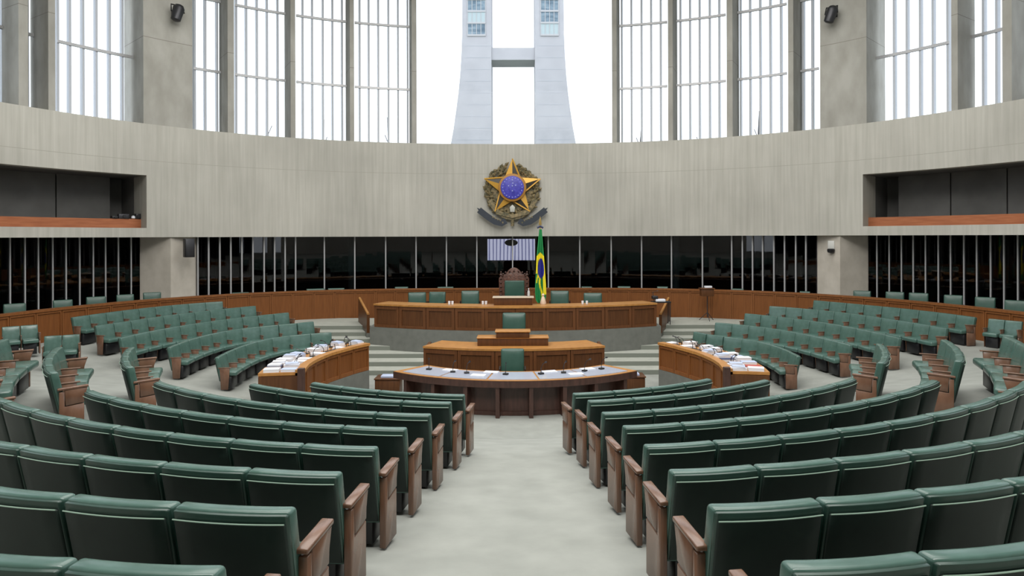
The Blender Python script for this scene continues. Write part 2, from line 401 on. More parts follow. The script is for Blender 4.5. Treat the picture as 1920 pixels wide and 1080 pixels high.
# pillars under the wall beside the glazing
for q, (ca, cb, cc) in enumerate(((262, 320, 368), (1628, 1575, 1530))):
    A, Bp, Cc = WALL.xy(ca, 1.24), WALL.xy(cb, .06), WALL.xy(cc, .6)
    A2, C2 = WALL.xy(ca, 1.9), WALL.xy(cc, 1.9)
    struct(MB().prism([A, Bp, Cc, C2, A2], g0, EZ).build('trim_%d' % (3+q), PILLARLIT))
# upper fins, piers and window bays
tn_ = [5]
def fin(a, c, depth=1.25, m=CONC_FIN):
    p0, p1 = WALL.phi(a), WALL.phi(c)
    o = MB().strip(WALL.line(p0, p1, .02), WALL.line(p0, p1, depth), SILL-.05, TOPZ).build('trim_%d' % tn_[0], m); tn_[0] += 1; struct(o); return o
for a, c in ((92, 105), (270, 362), (428, 440), (546, 555), (657, 665), (773, 782), (1148, 1157), (1253, 1262), (1363, 1374), (1478, 1488), (1538, 1625), (1784, 1796)): fin(a, c, 1.95 if c-a > 50 else 1.25)
for dq in (-60, -74, -88, -102, -116):
    for s_ in (1, -1):
        p = R(dq)*s_; o = MB().strip(WALL.line(p, p+R(.9), .02), WALL.line(p, p+R(.9), 1.25), SILL-.05, TOPZ).build('trim_%d' % tn_[0], CONC_FIN); tn_[0] += 1; struct(o)
bays = [((105, 270), (107, 130, 155, 180, 205, 229)), ((-60, 92), (-46, -21, 3, 28, 50)), ((362, 428), (365, 385, 407)), ((440, 546), (443, 462, 482, 501, 521)),
 ((555, 657), (568, 586, 606, 624, 642)), ((665, 773), (675, 692, 710, 729, 747, 765)), ((782, 1148), ()), ((1157, 1253), (1167, 1185, 1204, 1222, 1240)),
 ((1262, 1363), (1277, 1295, 1313, 1332, 1350)), ((1374, 1478), (1390, 1408, 1427, 1446, 1466)), ((1488, 1538), (1508, 1525)),
 ((1625, 1784), (1679, 1703, 1728, 1752, 1780)), ((1796, 1990), (1847, 1872, 1897, 1922, 1947))]
WO = 1.15
def bay(p0, p1, phs):
    wn[0] += 1; root = struct(empty('window_%d' % wn[0], (0, 0, 0)))
    MB().strip(WALL.line(p0, p1, WO+.1), WALL.line(p0, p1, WO+.12), SILL, TOPZ).build('pane', GLASSC, root)
    for ph in phs:
        x, y = WALL.pt(ph, WO-.12); x2, y2 = WALL.pt(ph, WO+.3); a = math.atan2(y2-y, x2-x)
        M = Matrix.Translation((x, y, 0)) @ Matrix.Rotation(a, 4, 'Z')
        MB().box(0, .24, -.035, .035, SILL, TOPZ, M).build('mullion', MULL, root)
    if phs:
        for z in (EZ+6.62, EZ+9.45, EZ+12.1):
            MB().strip(WALL.line(p0, p1, WO-.17), WALL.line(p0, p1, WO-.09), z-.05, z+.05).build('transom', MULLD, root)
for (a, c), ms in bays: bay(WALL.phi(a, WO), WALL.phi(c, WO), [WALL.phi(m, WO) for m in ms])
for dq in (-60, -74, -88, -102):
    for s_ in (1, -1):
        lo, hi = sorted((R(dq)*s_, R(dq-14)*s_)); bay(lo+R(.9), hi, [lo+(hi-lo)*(k+.5)/5 for k in range(5)])

# ---------------------------------------------------------------- outside: the twin tower and bare twigs
def tower():
    Y = 82.; t = empty('twin_tower', (xat(963, Y), Y+2.5, -1), 0, 'pale concrete twin tower with flared legs and cross beam outside the centre window', 'tower')
    def P(px, py): return (xat(px, Y)-t.location.x, zat(963, py, Y)+1)
    prof = [(846, 268), (851, 240), (856, 205), (860, 175), (863.5, 140), (866, 100), (867.5, 60), (868, 0), (868, -260)]
    base = [(800, 460), (815, 390), (832, 320)]
    for s_ in (1, -1):
        def mx(px): return px if s_ == 1 else 1926-px
        pts = [P(mx(x), y) for x, y in base+prof]+[P(mx(922), -260), P(mx(922), 460)]
        pts = [(p[0], max(p[1], 0)) for p in pts]
        leg = MB().prism(pts, -2.5, 2.5, 'y').build('tower_leg', TOWER, t)
        wx0, wx1 = sorted((P(mx(878), 0)[0], P(mx(911), 0)[0]))
        for a, c, m in ((66, 44, TWIN if s_ == 1 else TWINB), (43, 22, TWINB if s_ == 1 else TWIN), (21, 0, TWIN), (-1, -22, TWIN), (-23, -44, TWINB)):
            z0, z1 = P(0, a)[1], P(0, c)[1]
            wd = MB().box(wx0, wx1, -2.56, -2.4, z0, z1).build('window', m, t)
            fr = MB().box(wx0-.05, wx1+.05, -2.64, -2.5, z0-.12, z0+.1)
            for k in range(5): fr.box(wx0+(wx1-wx0)*k/4-.04, wx0+(wx1-wx0)*k/4+.04, -2.6, -2.5, z0, z1)
            fr.build('window_bar', MULLD, wd)
        g = MB()
        for k in range(9):
            z = P(0, 262-22*k)[1]; lx = P(mx(853 if k < 3 else 869), 0)[0]; rx = P(mx(921), 0)[0]
            g.box(min(lx, rx)+.3, max(lx, rx)-.05, -2.512, -2.49, z-.025, z+.025)
        g.build('joint_line', plain('tower_joint', (.40, .41, .45), .9), t)
    x0, x1 = P(921, 0)[0], P(1005, 0)[0]
    MB().box(x0, x1, -2.2, 1.4, P(0, 111)[1], P(0, 88)[1]).build('cross_beam', TOWER, t)
tower()
struct(MB().box(-90, 90, 34.9, 160, -1.2, -1).build('ground', GRASSM))
for k, (px, y0, y1, px2) in enumerate(((501, 200, 268, 504), (606, 224, 270, 604), (728, 220, 275, 729), (1203, 226, 275, 1204), (1312, 224, 262, 1309), (1425, 208, 262, 1422))):
    Y = 35.5; x0 = xat(px2, Y); top = zat(px, y0, Y); rr_ = random.Random(k)
    tw = MB(); path = [(0, 0, 0)]; zt = top+1
    for q in range(1, 9): path.append((rr_.uniform(-.07, .07)+(xat(px, Y)-x0)*q/8, 0, zt*q/8))
    tw.tube(path, [.085-.006*q for q in range(9)], 5)
    for q in (6, 7): tw.tube([path[q], (path[q][0]+rr_.choice((-.2, .2)), .05, path[q][2]+.5)], .02, 4)
    side = 'left' if px < 960 else 'right'; od = {0: 'farthest left', 1: 'second from the left', 2: 'just left of the open centre', 3: 'just right of the open centre', 4: 'second right of the centre', 5: 'farthest right'}[k]
    tag(tw.build('bare_sapling', plain('bark', (.10, .10, .11), .9), loc=(x0, Y, -1)), 'thin bare twig rising outside the tall windows, '+od, 'sapling', 'bare saplings outside the windows')

# ---------------------------------------------------------------- wooden partition behind the seats
def offset(poly, d):
    poly = [Vector(p[:2]) for p in poly]; out = []
    for i, p in enumerate(poly):
        t = (poly[min(i+1, len(poly)-1)]-poly[max(i-1, 0)]).normalized(); out.append(p+Vector((-t.y, t.x))*d)
    return out
def pl_len(poly): return sum((Vector(b_)-Vector(a_)).length for a_, b_ in zip(poly, poly[1:]))
def panelled(root, poly, z0, z1, thick, npan, m, capm, cap=(.05, .06, .05), base=.10, top=.07, stile=.045, body='body', fm=None, rel=.03):
    """wainscot front along a plan line (front face on the right-hand side of travel): body, cap and framed panels"""
    o = Vector(root.location)
    L = lambda pts: [(p[0]-o.x, p[1]-o.y) for p in pts]
    Z = lambda z: z-o.z
    poly = resample([Vector(p[:2]) for p in poly], max(npan*3, 12)); n = len(poly)
    z0l = z0 if hasattr(z0, '__call__') else (lambda p: z0)
    zb = [Z(z0l(p)) for p in poly]
    inner = offset(poly, 0); outer = offset(poly, thick)
    MB().strip(L(inner), L(outer), zb, Z(z1)).build(body, m, root)
    MB().strip(L(offset(poly, -cap[0])), L(offset(poly, thick+cap[1])), Z(z1)-.005, Z(z1)+cap[2]).build('cap_rail', capm, root)
    segs = resample(poly, npan)
    for k in range(npan):
        a, c = k*(n-1)/npan, (k+1)*(n-1)/npan
        sub = [poly[int(round(a))+q] for q in range(int(round(c))-int(round(a))+1)]
        if len(sub) < 2: continue
        d = (sub[1]-sub[0]).normalized(); e = (sub[-1]-sub[-2]).normalized()
        zz = max(zb[int(round(a))], zb[int(round(c))])
        fr = MB(); fo = offset(sub, -.012); fi = offset(sub, .004)
        s0, s1 = list(sub), list(sub)
        # one framed panel: stiles left and right, rails top and bottom
        inn = [sub[0]+d*stile]+sub[1:-1]+[sub[-1]-e*stile]
        fr.strip(L(offset(inn, -rel)), L(offset(inn, .004)), zz+.005, zz+base)
        fr.strip(L(offset(inn, -rel)), L(offset(inn, .004)), Z(z1)-top, Z(z1)-.006)
        for pp in ([sub[0]+d*.010, sub[0]+d*stile], [sub[-1]-e*stile, sub[-1]-e*.010]):
            fr.strip(L(offset(pp, -rel)), L(offset(pp, .004)), zz+.005, Z(z1)-.006)
        fr.build('panel', fm or WOODF, root)
railp = RAIL.line(R(-100), R(100), 0, R(1.2))
RT = EZ-2.04
part_root = empty('wooden_partition', (*RAIL.pt(0), EZ-3.125), 0, 'long curved panelled wood partition running behind all the seats below the glazing', 'partition')
panelled(part_root, railp, lambda p: min(fz(*p), fz(*(p*.97)))-.25 if abs(p.x) > 7.6 else EZ-3.3, RT-.06, .12, 72, WOODP, WOODPF, cap=(.06, .05, .06), base=.14, fm=WOODPF)
# ---------------------------------------------------------------- podium: landing, steps, dais base
LD = 3.125
def arcp(xc, yc, rad, x0, x1, n=24): return [(x, yc+rad-math.sqrt(rad*rad-(x-xc)**2)) for x in np.linspace(x0, x1, n)]
DX = .13; DY = 16.6*S; DR = 8.5*S
dais_front = arcp(DX, DY, DR, DX-4.78, DX+4.78)
land = MB(); y0 = 18.75*S
for k in range(7):
    yk = (15.75+.5*k)*S; z1 = EZ-F0+(F0-LD)*(k+1)/7
    for s_ in (1, -1):
        xe = float(np.interp(yk+.3, [p[1] for p in EDGE], [p[0] for p in EDGE]))+.45
        if k == 6: xe = 11.6
        x0, x1 = (-xe, .0) if s_ == -1 else (.0, xe)
        o = MB(); o.box(x0+.001, x1, yk, 25.6 if k == 6 else yk+.7, EZ-F0-.1, z1)
        st = struct(o.build('stair_step', STEPC if k < 6 else STEPC))
        st.name = 'floor_step'
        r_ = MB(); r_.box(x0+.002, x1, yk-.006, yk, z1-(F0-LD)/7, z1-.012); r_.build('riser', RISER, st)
pod = empty('dais_plinth', (DX, DY+1, EZ-F0)); struct(pod)
pod.name = 'floor_dais'
back = [(x, 25.2) for x, y in dais_front]
ZD = EZ-2.364*S
o = MB(); o.strip([(x-DX, y-DY-1) for x, y in dais_front], [(x-DX, y-DY-1) for x, y in back], 0, ZD-EZ+F0); o.build('plinth', PLINTH, pod)
# the presiding officers' desk
dd = empty('presiding_desk', (DX, DY+.3, ZD), 0, 'long curved panelled wooden desk on the grey dais with pale wood edge', 'desk')
fr = arcp(DX, DY+.06, DR, DX-4.62, DX+4.62, 30)[::-1]
fr = [(x, y) for x, y in fr]
# travel right to left so that the front face looks at the seats
TD = EZ-1.753*S
panelled(dd, fr, ZD, TD-.05, -.0, 1, WOOD, WOODL) if False else None
def front_panelled(root, poly, z0, z1, thick, npan, m, capm, **kw):
    """poly travels so that offset(-d) points to the viewer"""
    panelled(root, poly, z0, z1, thick, npan, m, capm, **kw)
front_panelled(dd, arcp(DX, DY+.06, DR, DX-4.62, DX+4.62, 30), ZD, TD-.05, .08, 10, WOOD, WOODL, cap=(.06, .7, .05), base=.09, top=.12, stile=.1)
# panelled ends of the desk with the stair parapets
def parapet(s_):
    px0, px1 = (690, 674) if s_ < 0 else (1238, 1253)
    a = Vector((xat(px0, 18.0*S), 18.0*S)); c = Vector((xat(px1, 19.6*S), 19.6*S))
    zt0, zt1 = zat(px0, 590, 18.0*S), zat(px1, 560, 19.6*S)
    t = empty('stair_parapet', (a.x, a.y, EZ-F0+.4), 0, 'sloping wooden stair parapet with pale handrail at the %s end of the dais desk' % ('left' if s_ < 0 else 'right'), 'parapet', 'stair parapets beside the dais')
    d = c-a; n = Vector((-d.y, d.x)).normalized()*.05
    q = lambda v: (v.x-a.x, v.y-a.y); oz = t.location.z
    MB().strip([q(a-n), q(c-n)], [q(a+n), q(c+n)], [zt0-.62-oz, EZ-LD+.05-oz], [zt0-oz, zt1-oz]).build('panel', WOOD, t)
    MB().strip([q(a-n), q(c-n)], [q(a+n), q(c+n)], [0.01, EZ-LD-.35-oz], [zt0-.62-oz, EZ-LD+.05-oz]).build('base', PLINTH, t)
    MB().tube([(0, 0, zt0-oz+.02), (*q(c), zt1-oz+.02)], .045, 8).build('handrail', WOODL, t)
parapet(-1); parapet(1)
# president's raised reading desk
Yl = 16.95*S
rd = empty('raised_reading_desk', (xat(962, Yl), Yl, TD), 0, 'small raised wooden reading desk with white edge at the middle of the long dais desk', 'reading desk')
zt = zat(962, 559, Yl)-TD; hw = 36*Yl/FP
MB().box(-hw, hw, -.02, .4, .001, zt).build('body', WOOD, rd, .01)
MB().box(-hw-.05, hw+.05, -.06, .45, zt, zt+.035).build('top', plain('cream_edge', (.55, .45, .34), .4), rd, .01)

# ---------------------------------------------------------------- the clerks' desk in the middle and the front table
def mid_desk():
    Yf = 14.0*S; xc = xat(963, Yf); hw = 170.5*14.3*S/FP; Rr = 4.9*S
    z1 = zat(963, 654, Yf); z0 = EZ-F0
    t = empty('speaker_desk', (xc, Yf+.5, z0), 0, 'curved panelled wooden desk with golden top in front of the grey dais', 'desk')
    poly = arcp(xc, Yf, Rr, xc-hw, xc+hw, 24)
    panelled(t, poly, z0, z1-.05, .08, 5, WOOD, WOODL, cap=(.05, .95, .05), base=.2, top=.13, stile=.09)
    for s_ in (-1, 1):
        x = s_*(hw-.04); y0 = poly[0][1]-t.location.y
        MB().box(x-.04, x+.04, y0+.09, y0+1.0, .001, z1-.051-z0).build('side_panel', WOOD, t)
    # stepped reading stand
    Yb = 14.45*S; zt = z1
    st = empty('stepped_lectern', (xat(961, Yb), Yb, zt+.001), 0, 'two-tier wooden lectern stand at the centre of the curved golden-topped desk', 'lectern')
    w0 = 66*Yb/FP; w1 = 31*Yb/FP
    h0 = zat(961, 634, Yb)-zt; h1 = zat(961, 622, Yb)-zt
    MB().box(-w0, w0, -.1, .42, 0, max(h0, .05)).build('lower_tier', WOOD, st, .008)
    MB().box(-w0-.02, w0+.02, -.12, .43, max(h0, .05), max(h0, .05)+.03).build('lower_top', WOODL, st, .008)
    MB().box(-w1, w1, -.14, .3, max(h0, .05)+.03, h1).build('upper_box', WOOD, st, .008)
    MB().box(-w1-.03, w1+.03, -.17, .33, h1, h1+.035).build('upper_top', WOODL, st, .008)
    pl = struct(MB().prism([(xc-1.6, Yf+1.35), (xc+1.6, Yf+1.35), (xc+1.6, Yf+2.4), (xc-1.6, Yf+2.4)], z0, z0+.42).build('floor_platform', STEPC))
    return z0+.42
PLZ = mid_desk()
def front_table():
    Yf = 11.95*S; xc = xat(965, Yf); z0 = EZ-F0; z1 = zat(965, 714, Yf)
    Rr = 3.55*S; hw = 225*13.0*S/FP
    t = empty('stenographers_table', (xc, Yf+.6, z0), 0, 'long dark curved table with pale glass insets standing at the foot of the aisle', 'table')
    o = t.location
    def arc(d, x0=-1, x1=1, n=30):      # concentric arcs
        am = math.asin(hw/Rr); return [(xc+(Rr-d)*math.sin(am*u)-o.x, Yf+Rr-(Rr-d)*math.cos(am*u)-o.y) for u in np.linspace(x0, x1, n)]
    MB().strip(arc(0), arc(1.05), z1-.045-z0, z1-z0).build('tabletop', WOODL, t)
    MB().strip(arc(.0-.012), arc(.03), z1-.16-z0, z1-.01-z0).build('front_edge', WOODD, t)
    MB().strip(arc(.30), arc(.36), .03, z1-.05-z0).build('modesty_panel', WOODD, t)
    MB().strip(arc(.26), arc(.33), .0, .09).build('plinth_board', WOODD, t)
    for u0, u1 in ((-.93, -.58), (-.565, -.21), (-.195, .165), (.18, .53), (.545, .93)):
        MB().strip(arc(.10, u0, u1, 8), arc(.92, u0, u1, 8), z1-z0+.001, z1-z0+.012).build('glass_inset', GLOSSB, t)
    am = math.asin(hw/Rr)
    for u in (-.88, -.62, -.36, -.125, .115, .36, .61, .88):
        c = (xc+(Rr-.16)*math.sin(am*u)-o.x, Yf+Rr-(Rr-.16)*math.cos(am*u)-o.y)
        M = Matrix.Translation((*c, 0)) @ Matrix.Rotation(am*u, 4, 'Z')
        MB().box(-.045, .045, -.14, .14, 0, z1-.05-z0, M).build('leg', WOODD, t)
    # low cabinets at either end
    for s_, pa, pb, y0p, y1p in ((-1, 702, 748, 710, 740), (1, 1164, 1209, 706, 736)):
        Yc = 13.8*S; a, c = xat(pa, Yc), xat(pb, Yc)
        k = empty('end_cabinet', ((a+c)/2, Yc, z0), 0, 'low brown wooden cabinet at the %s end of the dark curved table' % ('left' if s_ < 0 else 'right'), 'cabinet', 'cabinets at the table ends')
        hh_ = zat(pa, y0p, Yc)-z0; ww = (c-a)/2
        MB().box(-ww, ww, 0, .5, 0, hh_-.03).build('body', WOOD, k, .006)
        MB().box(-ww-.02, ww+.02, -.03, .53, hh_-.03, hh_).build('top', WOOD, k, .006)
        MB().box(-ww+.03, ww-.03, -.012, .0, .08, hh_-.07).build('door', WOOD, k, .004)
        pp = MB().box(-.2, .2, -.14, .14, 0, .05).build('paper_pile', PAPB, None, .004, loc=((a+c)/2-s_*.02, Yc+.22, z0+hh_+.001)); tag(pp, 'blue and white paper pile on the cabinet at the %s end of the curved table' % ('left' if s_ < 0 else 'right'), 'papers')
    return z1, xc, Yf, Rr, am
TZ, TXC, TYF, TRR, TAM = front_table()

# ---------------------------------------------------------------- curved side desks on stone plinths
def side_desk(s_):
    side = 'left' if s_ < 0 else 'right'
    m = (lambda px: px) if s_ < 0 else (lambda px: 1926-px)
    rim = [(690, 643), (664, 648.5), (640, 655), (618, 661), (600, 668), (585, 675), (573, 683), (565, 693)]
    D = 2.2*S
    pts = [level(m(px), py-(m(px)-960)*ROLL, D).xy for px, py in rim]
    z1 = EZ-D; zw = EZ-2.75*S; zf = EZ-F0
    base = pts[-1]; zp = EZ-fh[0]-FCH+.0
    t = empty('curved_side_desk', (pts[-1].x, pts[-1].y, zf), 0, 'curved panelled wooden desk strewn with papers on a grey plinth, %s of the podium' % side, 'desk')
    o = Vector(t.location)
    poly = pts[::-1] if s_ < 0 else pts
    # for the left desk the front faces +x: travel towards the camera makes the right-hand side -x
    sg = 1
    def test(poly):
        a = poly[0]; d = (poly[1]-poly[0]).normalized(); nrm = Vector((-d.y, d.x))*-1
        return nrm.x*(-s_) > 0
    if not test(poly): poly = poly[::-1]
    panelled(t, poly, zw, z1-.05, .07, 6, WOODP, WOODL, cap=(.06, .06, .06), base=.09, top=.08, stile=.05, fm=WOODPF)
    dense = resample(poly, 20)
    q = lambda l: [(p.x-o.x, p.y-o.y) for p in l]
    MB().strip(q(offset(dense, .131)), q(offset(dense, .86)), z1-.10-zf, z1-.04-zf).build('desktop', WOODL, t)
    MB().strip(q(offset(dense, .80)), q(offset(dense, .85)), zp-zf-.3, z1-.101-zf).build('rear_panel', WOOD, t)
    # near end: cabinet face and newel
    k = -1 if (dense[-1].y < dense[0].y) else 0
    k2 = -2 if k == -1 else 1
    e = dense[k]; d = (dense[k]-dense[k2]).normalized(); nn = offset(dense, .85)[k]
    MB().strip(q([e, e+d*.03]), q([nn, nn+d*.03]), zw-zf-.25, z1-.11-zf).build('end_panel', WOOD, t)
    MB().box(-.06, .06, -.06, .06, 0, z1-zf+.05, Matrix.Translation((e.x-o.x+d.x*.06, e.y-o.y+d.y*.06, 0))).build('newel', WOODD, t)
    MB().strip(q([v for v in offset(dense, -.03)]), q(offset(dense, .9)), -.02, zw-zf).build('plinth', PLINTH, t)
    f = dense[0] if k == -1 else dense[-1]; ff = (offset(dense, .9)[0] if k == -1 else offset(dense, .9)[-1])
    MB().strip(q([f, f-d*.03]), q([ff, ff-d*.03]), zw-zf, z1-.05-zf).build('end_panel', WOODD, t)
    return dense, z1-.04, (k == -1)
SD = {s_: side_desk(s_) for s_ in (-1, 1)}

# ---------------------------------------------------------------- theatre seats
def backmesh(w, t0, t1, z0, z1, y0, ytop, bulge=.0, nx=6, curve=.02):
    """slab leaning back: y0 = rear at the bottom, ytop = rear at the top; t0,t1 = thickness limits"""
    mb = MB(); nz = 5; V = {}
    for side in (0, 1):
        for i in range(nx+1):
            for j in range(nz+1):
                u = i/nx*2-1; v = j/nz; y = y0+(ytop-y0)*v-curve*(1-u*u)*-1*-1
                th = t0 if side == 0 else t1+bulge*(1-u**4)*(1-(2*v-1)**4)
                V[side, i, j] = len(mb.v); mb.v.append((u*w/2, y+th, z0+(z1-z0)*v))
    def q(*a): mb.f.append(tuple(V[k] for k in a)); mb.m.append(0)
    for i in range(nx):
        for j in range(nz):
            q((0,i,j),(0,i+1,j),(0,i+1,j+1),(0,i,j+1)); q((1,i,j),(1,i,j+1),(1,i+1,j+1),(1,i+1,j))
    for i in range(nx):
        q((0,i,0),(1,i,0),(1,i+1,0),(0,i+1,0)); q((0,i,nz),(0,i+1,nz),(1,i+1,nz),(1,i,nz))
    for j in range(nz):
        q((0,0,j),(0,0,j+1),(1,0,j+1),(1,0,j)); q((0,nx,j),(1,nx,j),(1,nx,j+1),(0,nx,j+1))
    return mb
def side_parts(root, x, full=True):
    """wooden end panel with its arm: narrow post below, flared board above; a slimmer one between seats"""
    if full:
        MB().prism([(.13, 0), (.41, 0), (.41, .39), (.19, .37), (.19, .57), (.13, .57)], x-.024, x+.024, 'x').build('side_panel', WOODC, root, .004, 1)
        MB().prism([(.20, .382), (.41, .402), (.415, .48), (.45, .60), (.19, .60)], x-.026, x+.026, 'x').build('arm_board', WOODC, root, .005, 1)
        MB().prism([(.11, .590), (.46, .605), (.46, .635), (.11, .62)], x-.034, x+.034, 'x').build('armrest', WOODC, root, .008, 2)
    else:
        MB().prism([(.18, 0), (.36, 0), (.40, .56), (.15, .56)], x-.011, x+.011, 'x').build('side_panel', WOODC, root, .003, 1)
        MB().prism([(.11, .555), (.44, .56), (.44, .58), (.11, .575)], x-.02, x+.02, 'x').build('armrest', WOODC, root, .005, 2)
def make_seat(ends=''):
    r_ = empty('theatre_seat')
    backmesh(.585, .03, .125, .19, CH, .13, 0, .012).build('backrest', LEATH, r_, .022, 3)
    backmesh(.574, .012, .06, .21, CH-.012, .13, .002, 0).build('rear_rim', LEATHR, r_, .012, 2)
    backmesh(.555, .002, .04, .215, CH-.055, .13, .006, 0).build('back_panel', LEATHB, r_, .006, 1)
    pz = CH-.052; cv = lambda u: -.02*(1-u*u)
    MB().tube([(-.278+.556*k/8, cv(-1+k/4)+.004, pz) for k in range(9)], .0042, 5).build('piping', PIPE, r_)
    MB().box(-.265, .265, .15, .56, .34, .46).build('seat', LEATH, r_, .04, 3)
    MB().box(-.22, .22, .18, .42, .0, .345).build('seat_base', BLACK, r_, .01, 1)
    if 'l' in ends: side_parts(r_, -.315)
    side_parts(r_, .315 if 'r' in ends else .30, 'r' in ends)
    return r_
SEAT = make_seat(); SEATL = make_seat('l'); SEATR = make_seat('r')
def place_seat(src, x, y, z, rz, label, group, sx=1, s=1):
    o = copy_tree(src); o.location = (x, y, z); o.rotation_euler.z = rz; o.scale = (sx, s, s)
    tag(o, label, 'seat', group); return o
ORD = ['first', 'second', 'third', 'fourth', 'fifth', 'sixth', 'seventh', 'eighth', 'ninth', 'tenth', 'eleventh', 'twelfth']
ROWN = ['row nearest the podium', 'second row from the podium', 'third row from the podium', 'fourth row from the podium', 'fifth row from the podium', 'sixth row from the podium', 'seventh row from the podium', 'row nearest the viewer']
cntR = [4, 5, 7, 8, 10, 10, 10, 6]; cntL = [4, 5, 7, 7, 9, 9, 9, 6]
for s_, cnt, aa, k1, side in ((1, cntR, aR, 1, 'right'), (-1, cntL, aL, 1.055, 'left')):
    for i in range(8):
        r0 = rr[i]; p = pw[i]*k1; t0 = math.asin(aa[i]/r0)
        for j in range(cnt[i]):
            t = t0+(j+.5)*p/r0; x = s_*r0*math.sin(t); y = YC-r0*math.cos(t)
            te = t0+j*p/r0; pxe = CX+FP*(s_*r0*math.sin(te)-CAMX)/(YC-r0*math.cos(te))
            if pxe > 2010 or pxe < -90: break
            last = j == cnt[i]-1
            src = SEAT
            if (s_ > 0 and j == 0) or (s_ < 0 and last): src = SEATL
            if s_ < 0 and j == 0: src = SEATR
            place_seat(src, x, y, EZ-hh[i]-CH, s_*t, 'dark green seat %s from the aisle, %s side, %s' % (ORD[j], side, ROWN[i]), 'seats facing the podium, %s of the aisle' % side, sx=k1*p/.6/k1)
    # short rows beyond the first cross aisle
    for i, (ta, tb, n) in {2: ((52, 69, 4) if s_ < 0 else (54, 70.5, 4)), 3: ((48, 66, 4) if s_ < 0 else (54, 70, 4)), 4: (52, 70, 4)}.items():
        for j in range(n):
            t = R(ta+(tb-ta)*(j+.5)/n); r0 = rr[i]
            nm = {2: 'innermost short row', 3: 'middle short row', 4: 'outermost short row'}[i]
            place_seat(SEATR if (s_ < 0 and j == 0) else (SEATL if (s_ > 0 and j == 0) or (s_ < 0 and j == n-1) else SEAT), r0*math.sin(t)*s_, YC-r0*math.cos(t), EZ-hh[i]-CH, s_*t,
                'green leather seat, %s from the near end, %s seen end-on at the %s' % (ORD[j], nm, side), 'seats in the short %s rows' % side, sx=r0*R(tb-ta)/n/.6)
FROW = ['front row behind the papers', 'second row', 'third row', 'fourth row', 'back row by the wood partition']
def place_run(poly, n, zt, s_, label, group, sy=FCH/CH, flip=False):
    P = resample([Vector(p) for p in poly], n)
    for j in range(n):
        a, c = P[j], P[j+1]; d = c-a; m = (a+c)/2
        nrm = Vector((-d.y, d.x)).normalized(); tgt = Vector((0, 14.5))-m
        if s_: pass
        if nrm.dot(tgt) < 0: nrm = -nrm
        rz = math.atan2(nrm.y, nrm.x)-math.pi/2
        # which end is the low-px end; seats need both arms at the near end of the row
        lx = Matrix.Rotation(rz, 2) @ Vector((1, 0))
        first = (lx.dot(d) > 0 and j == 0) or (lx.dot(d) < 0 and j == n-1)
        place_seat(SEATL if first else SEAT, m.x, m.y, zt-sy*CH, rz, label(j), group, sx=d.length/.6, s=sy)
for side_, k, n, poly in farrows:
    sd = 'right' if side_ > 0 else 'left'
    if side_ > 0: nm = lambda j, k=k: 'light green far right seat, %s from the steps, %s' % (ORD[j], FROW[k])
    else: nm = lambda j, k=k, n=n: 'light green far left seat, %s from the steps, %s' % (ORD[n-1-j], FROW[k])
    place_run(poly, n, EZ-fh[k], side_, nm, 'seats in the far %s block' % sd)
for pts, dr, nm, sd in ((((83, 630), (150, 626)), 2.2, 'nearer pair', 'left'), (((2, 613), (70, 608)), 2.12, 'farther pair', 'left'), (((1856, 597), (1920, 603)), 2.05, 'pair', 'right')):
    poly = [level(*p, dr).xy for p in pts]
    # the pairs turn slightly towards the podium
    place_run(poly, 2, EZ-dr, 0, lambda j: 'light green leather seat, %s one of the %s at the far %s edge' % ('left-hand' if j == 0 else 'right-hand', nm, sd), 'seat pairs at the %s edge' % sd, sy=.8)
for q in (SEAT, SEATL, SEATR): drop_tree(q)

# ---------------------------------------------------------------- office chairs
def office_chair(kind, w=.5, h=.95, m=LEATHD):
    r_ = empty(kind)
    backmesh(w, 0, .09, .42, h, .08, 0, .02).build('backrest', m, r_, .03, 3)
    MB().box(-w*.36, w*.36, .093, .108, h-.2, h-.13).build('headrest_seam', m, r_, .006, 2)
    MB().box(-w*.48, w*.48, .08, .52, .40, .49).build('seat', m, r_, .035, 3)
    for s_ in (-1, 1):
        MB().tube([(s_*w*.52, .12, .44), (s_*w*.54, .12, .64), (s_*w*.54, .42, .64), (s_*w*.52, .42, .44)], .015, 6).build('armrest', BLACK, r_)
    MB().lathe([(.03, .06), (.03, .41)], (0, .3, 0)).build('column', DARKM, r_)
    b = MB()
    for k in range(5):
        a = 2*math.pi*k/5; b.tube([(0, .3, .09), (.26*math.cos(a), .3+.26*math.sin(a), .05)], .018, 6); b.lathe([(.02, 0), (.03, .02), (.02, .05)], (.26*math.cos(a), .3+.26*math.sin(a), 0), 8)
    b.build('star_base', DARKM, r_)
    return r_
OC = office_chair('office_chair')
def put_chair(pa, pb, ytop, Y, zfloor, label, rz, group, h=.95):
    x = xat((pa+pb)/2, Y); o = copy_tree(OC); ww = (pb-pa)*Y/FP; zt = zat((pa+pb)/2, ytop, Y)
    s = (zt-zfloor)/h; o.location = (x, Y, zfloor); o.rotation_euler.z = rz; o.scale = (ww/.5, min(s, ww/.45), s); tag(o, label, 'office chair', group)
G = 'dais chairs'
for pa, pb, yt, lab, rz in ((765, 798, 548, 'leftmost green office chair behind the long dais desk', 180+14), (805, 836, 547, 'green office chair behind dais desk, second from the left', 180-4), (865, 898, 545, 'green office chair behind dais desk, just left of the carved chair', 180+3),
                       (1032, 1066, 545, 'green office chair behind dais desk, just right of the flag', 180-3), (1094, 1128, 549, 'rightmost green office chair behind the long dais desk', 180-4)):
    put_chair(pa, pb, yt, 18.75*S, ZD, lab, R(rz), G)
put_chair(942, 985, 586, 15.6*S, PLZ, 'green office chair behind the two-tier lectern', R(180), None)
put_chair(939, 982, 653, 13.25*S, EZ-F0, 'dark green office chair behind the centre of the dark curved table', R(180), None)
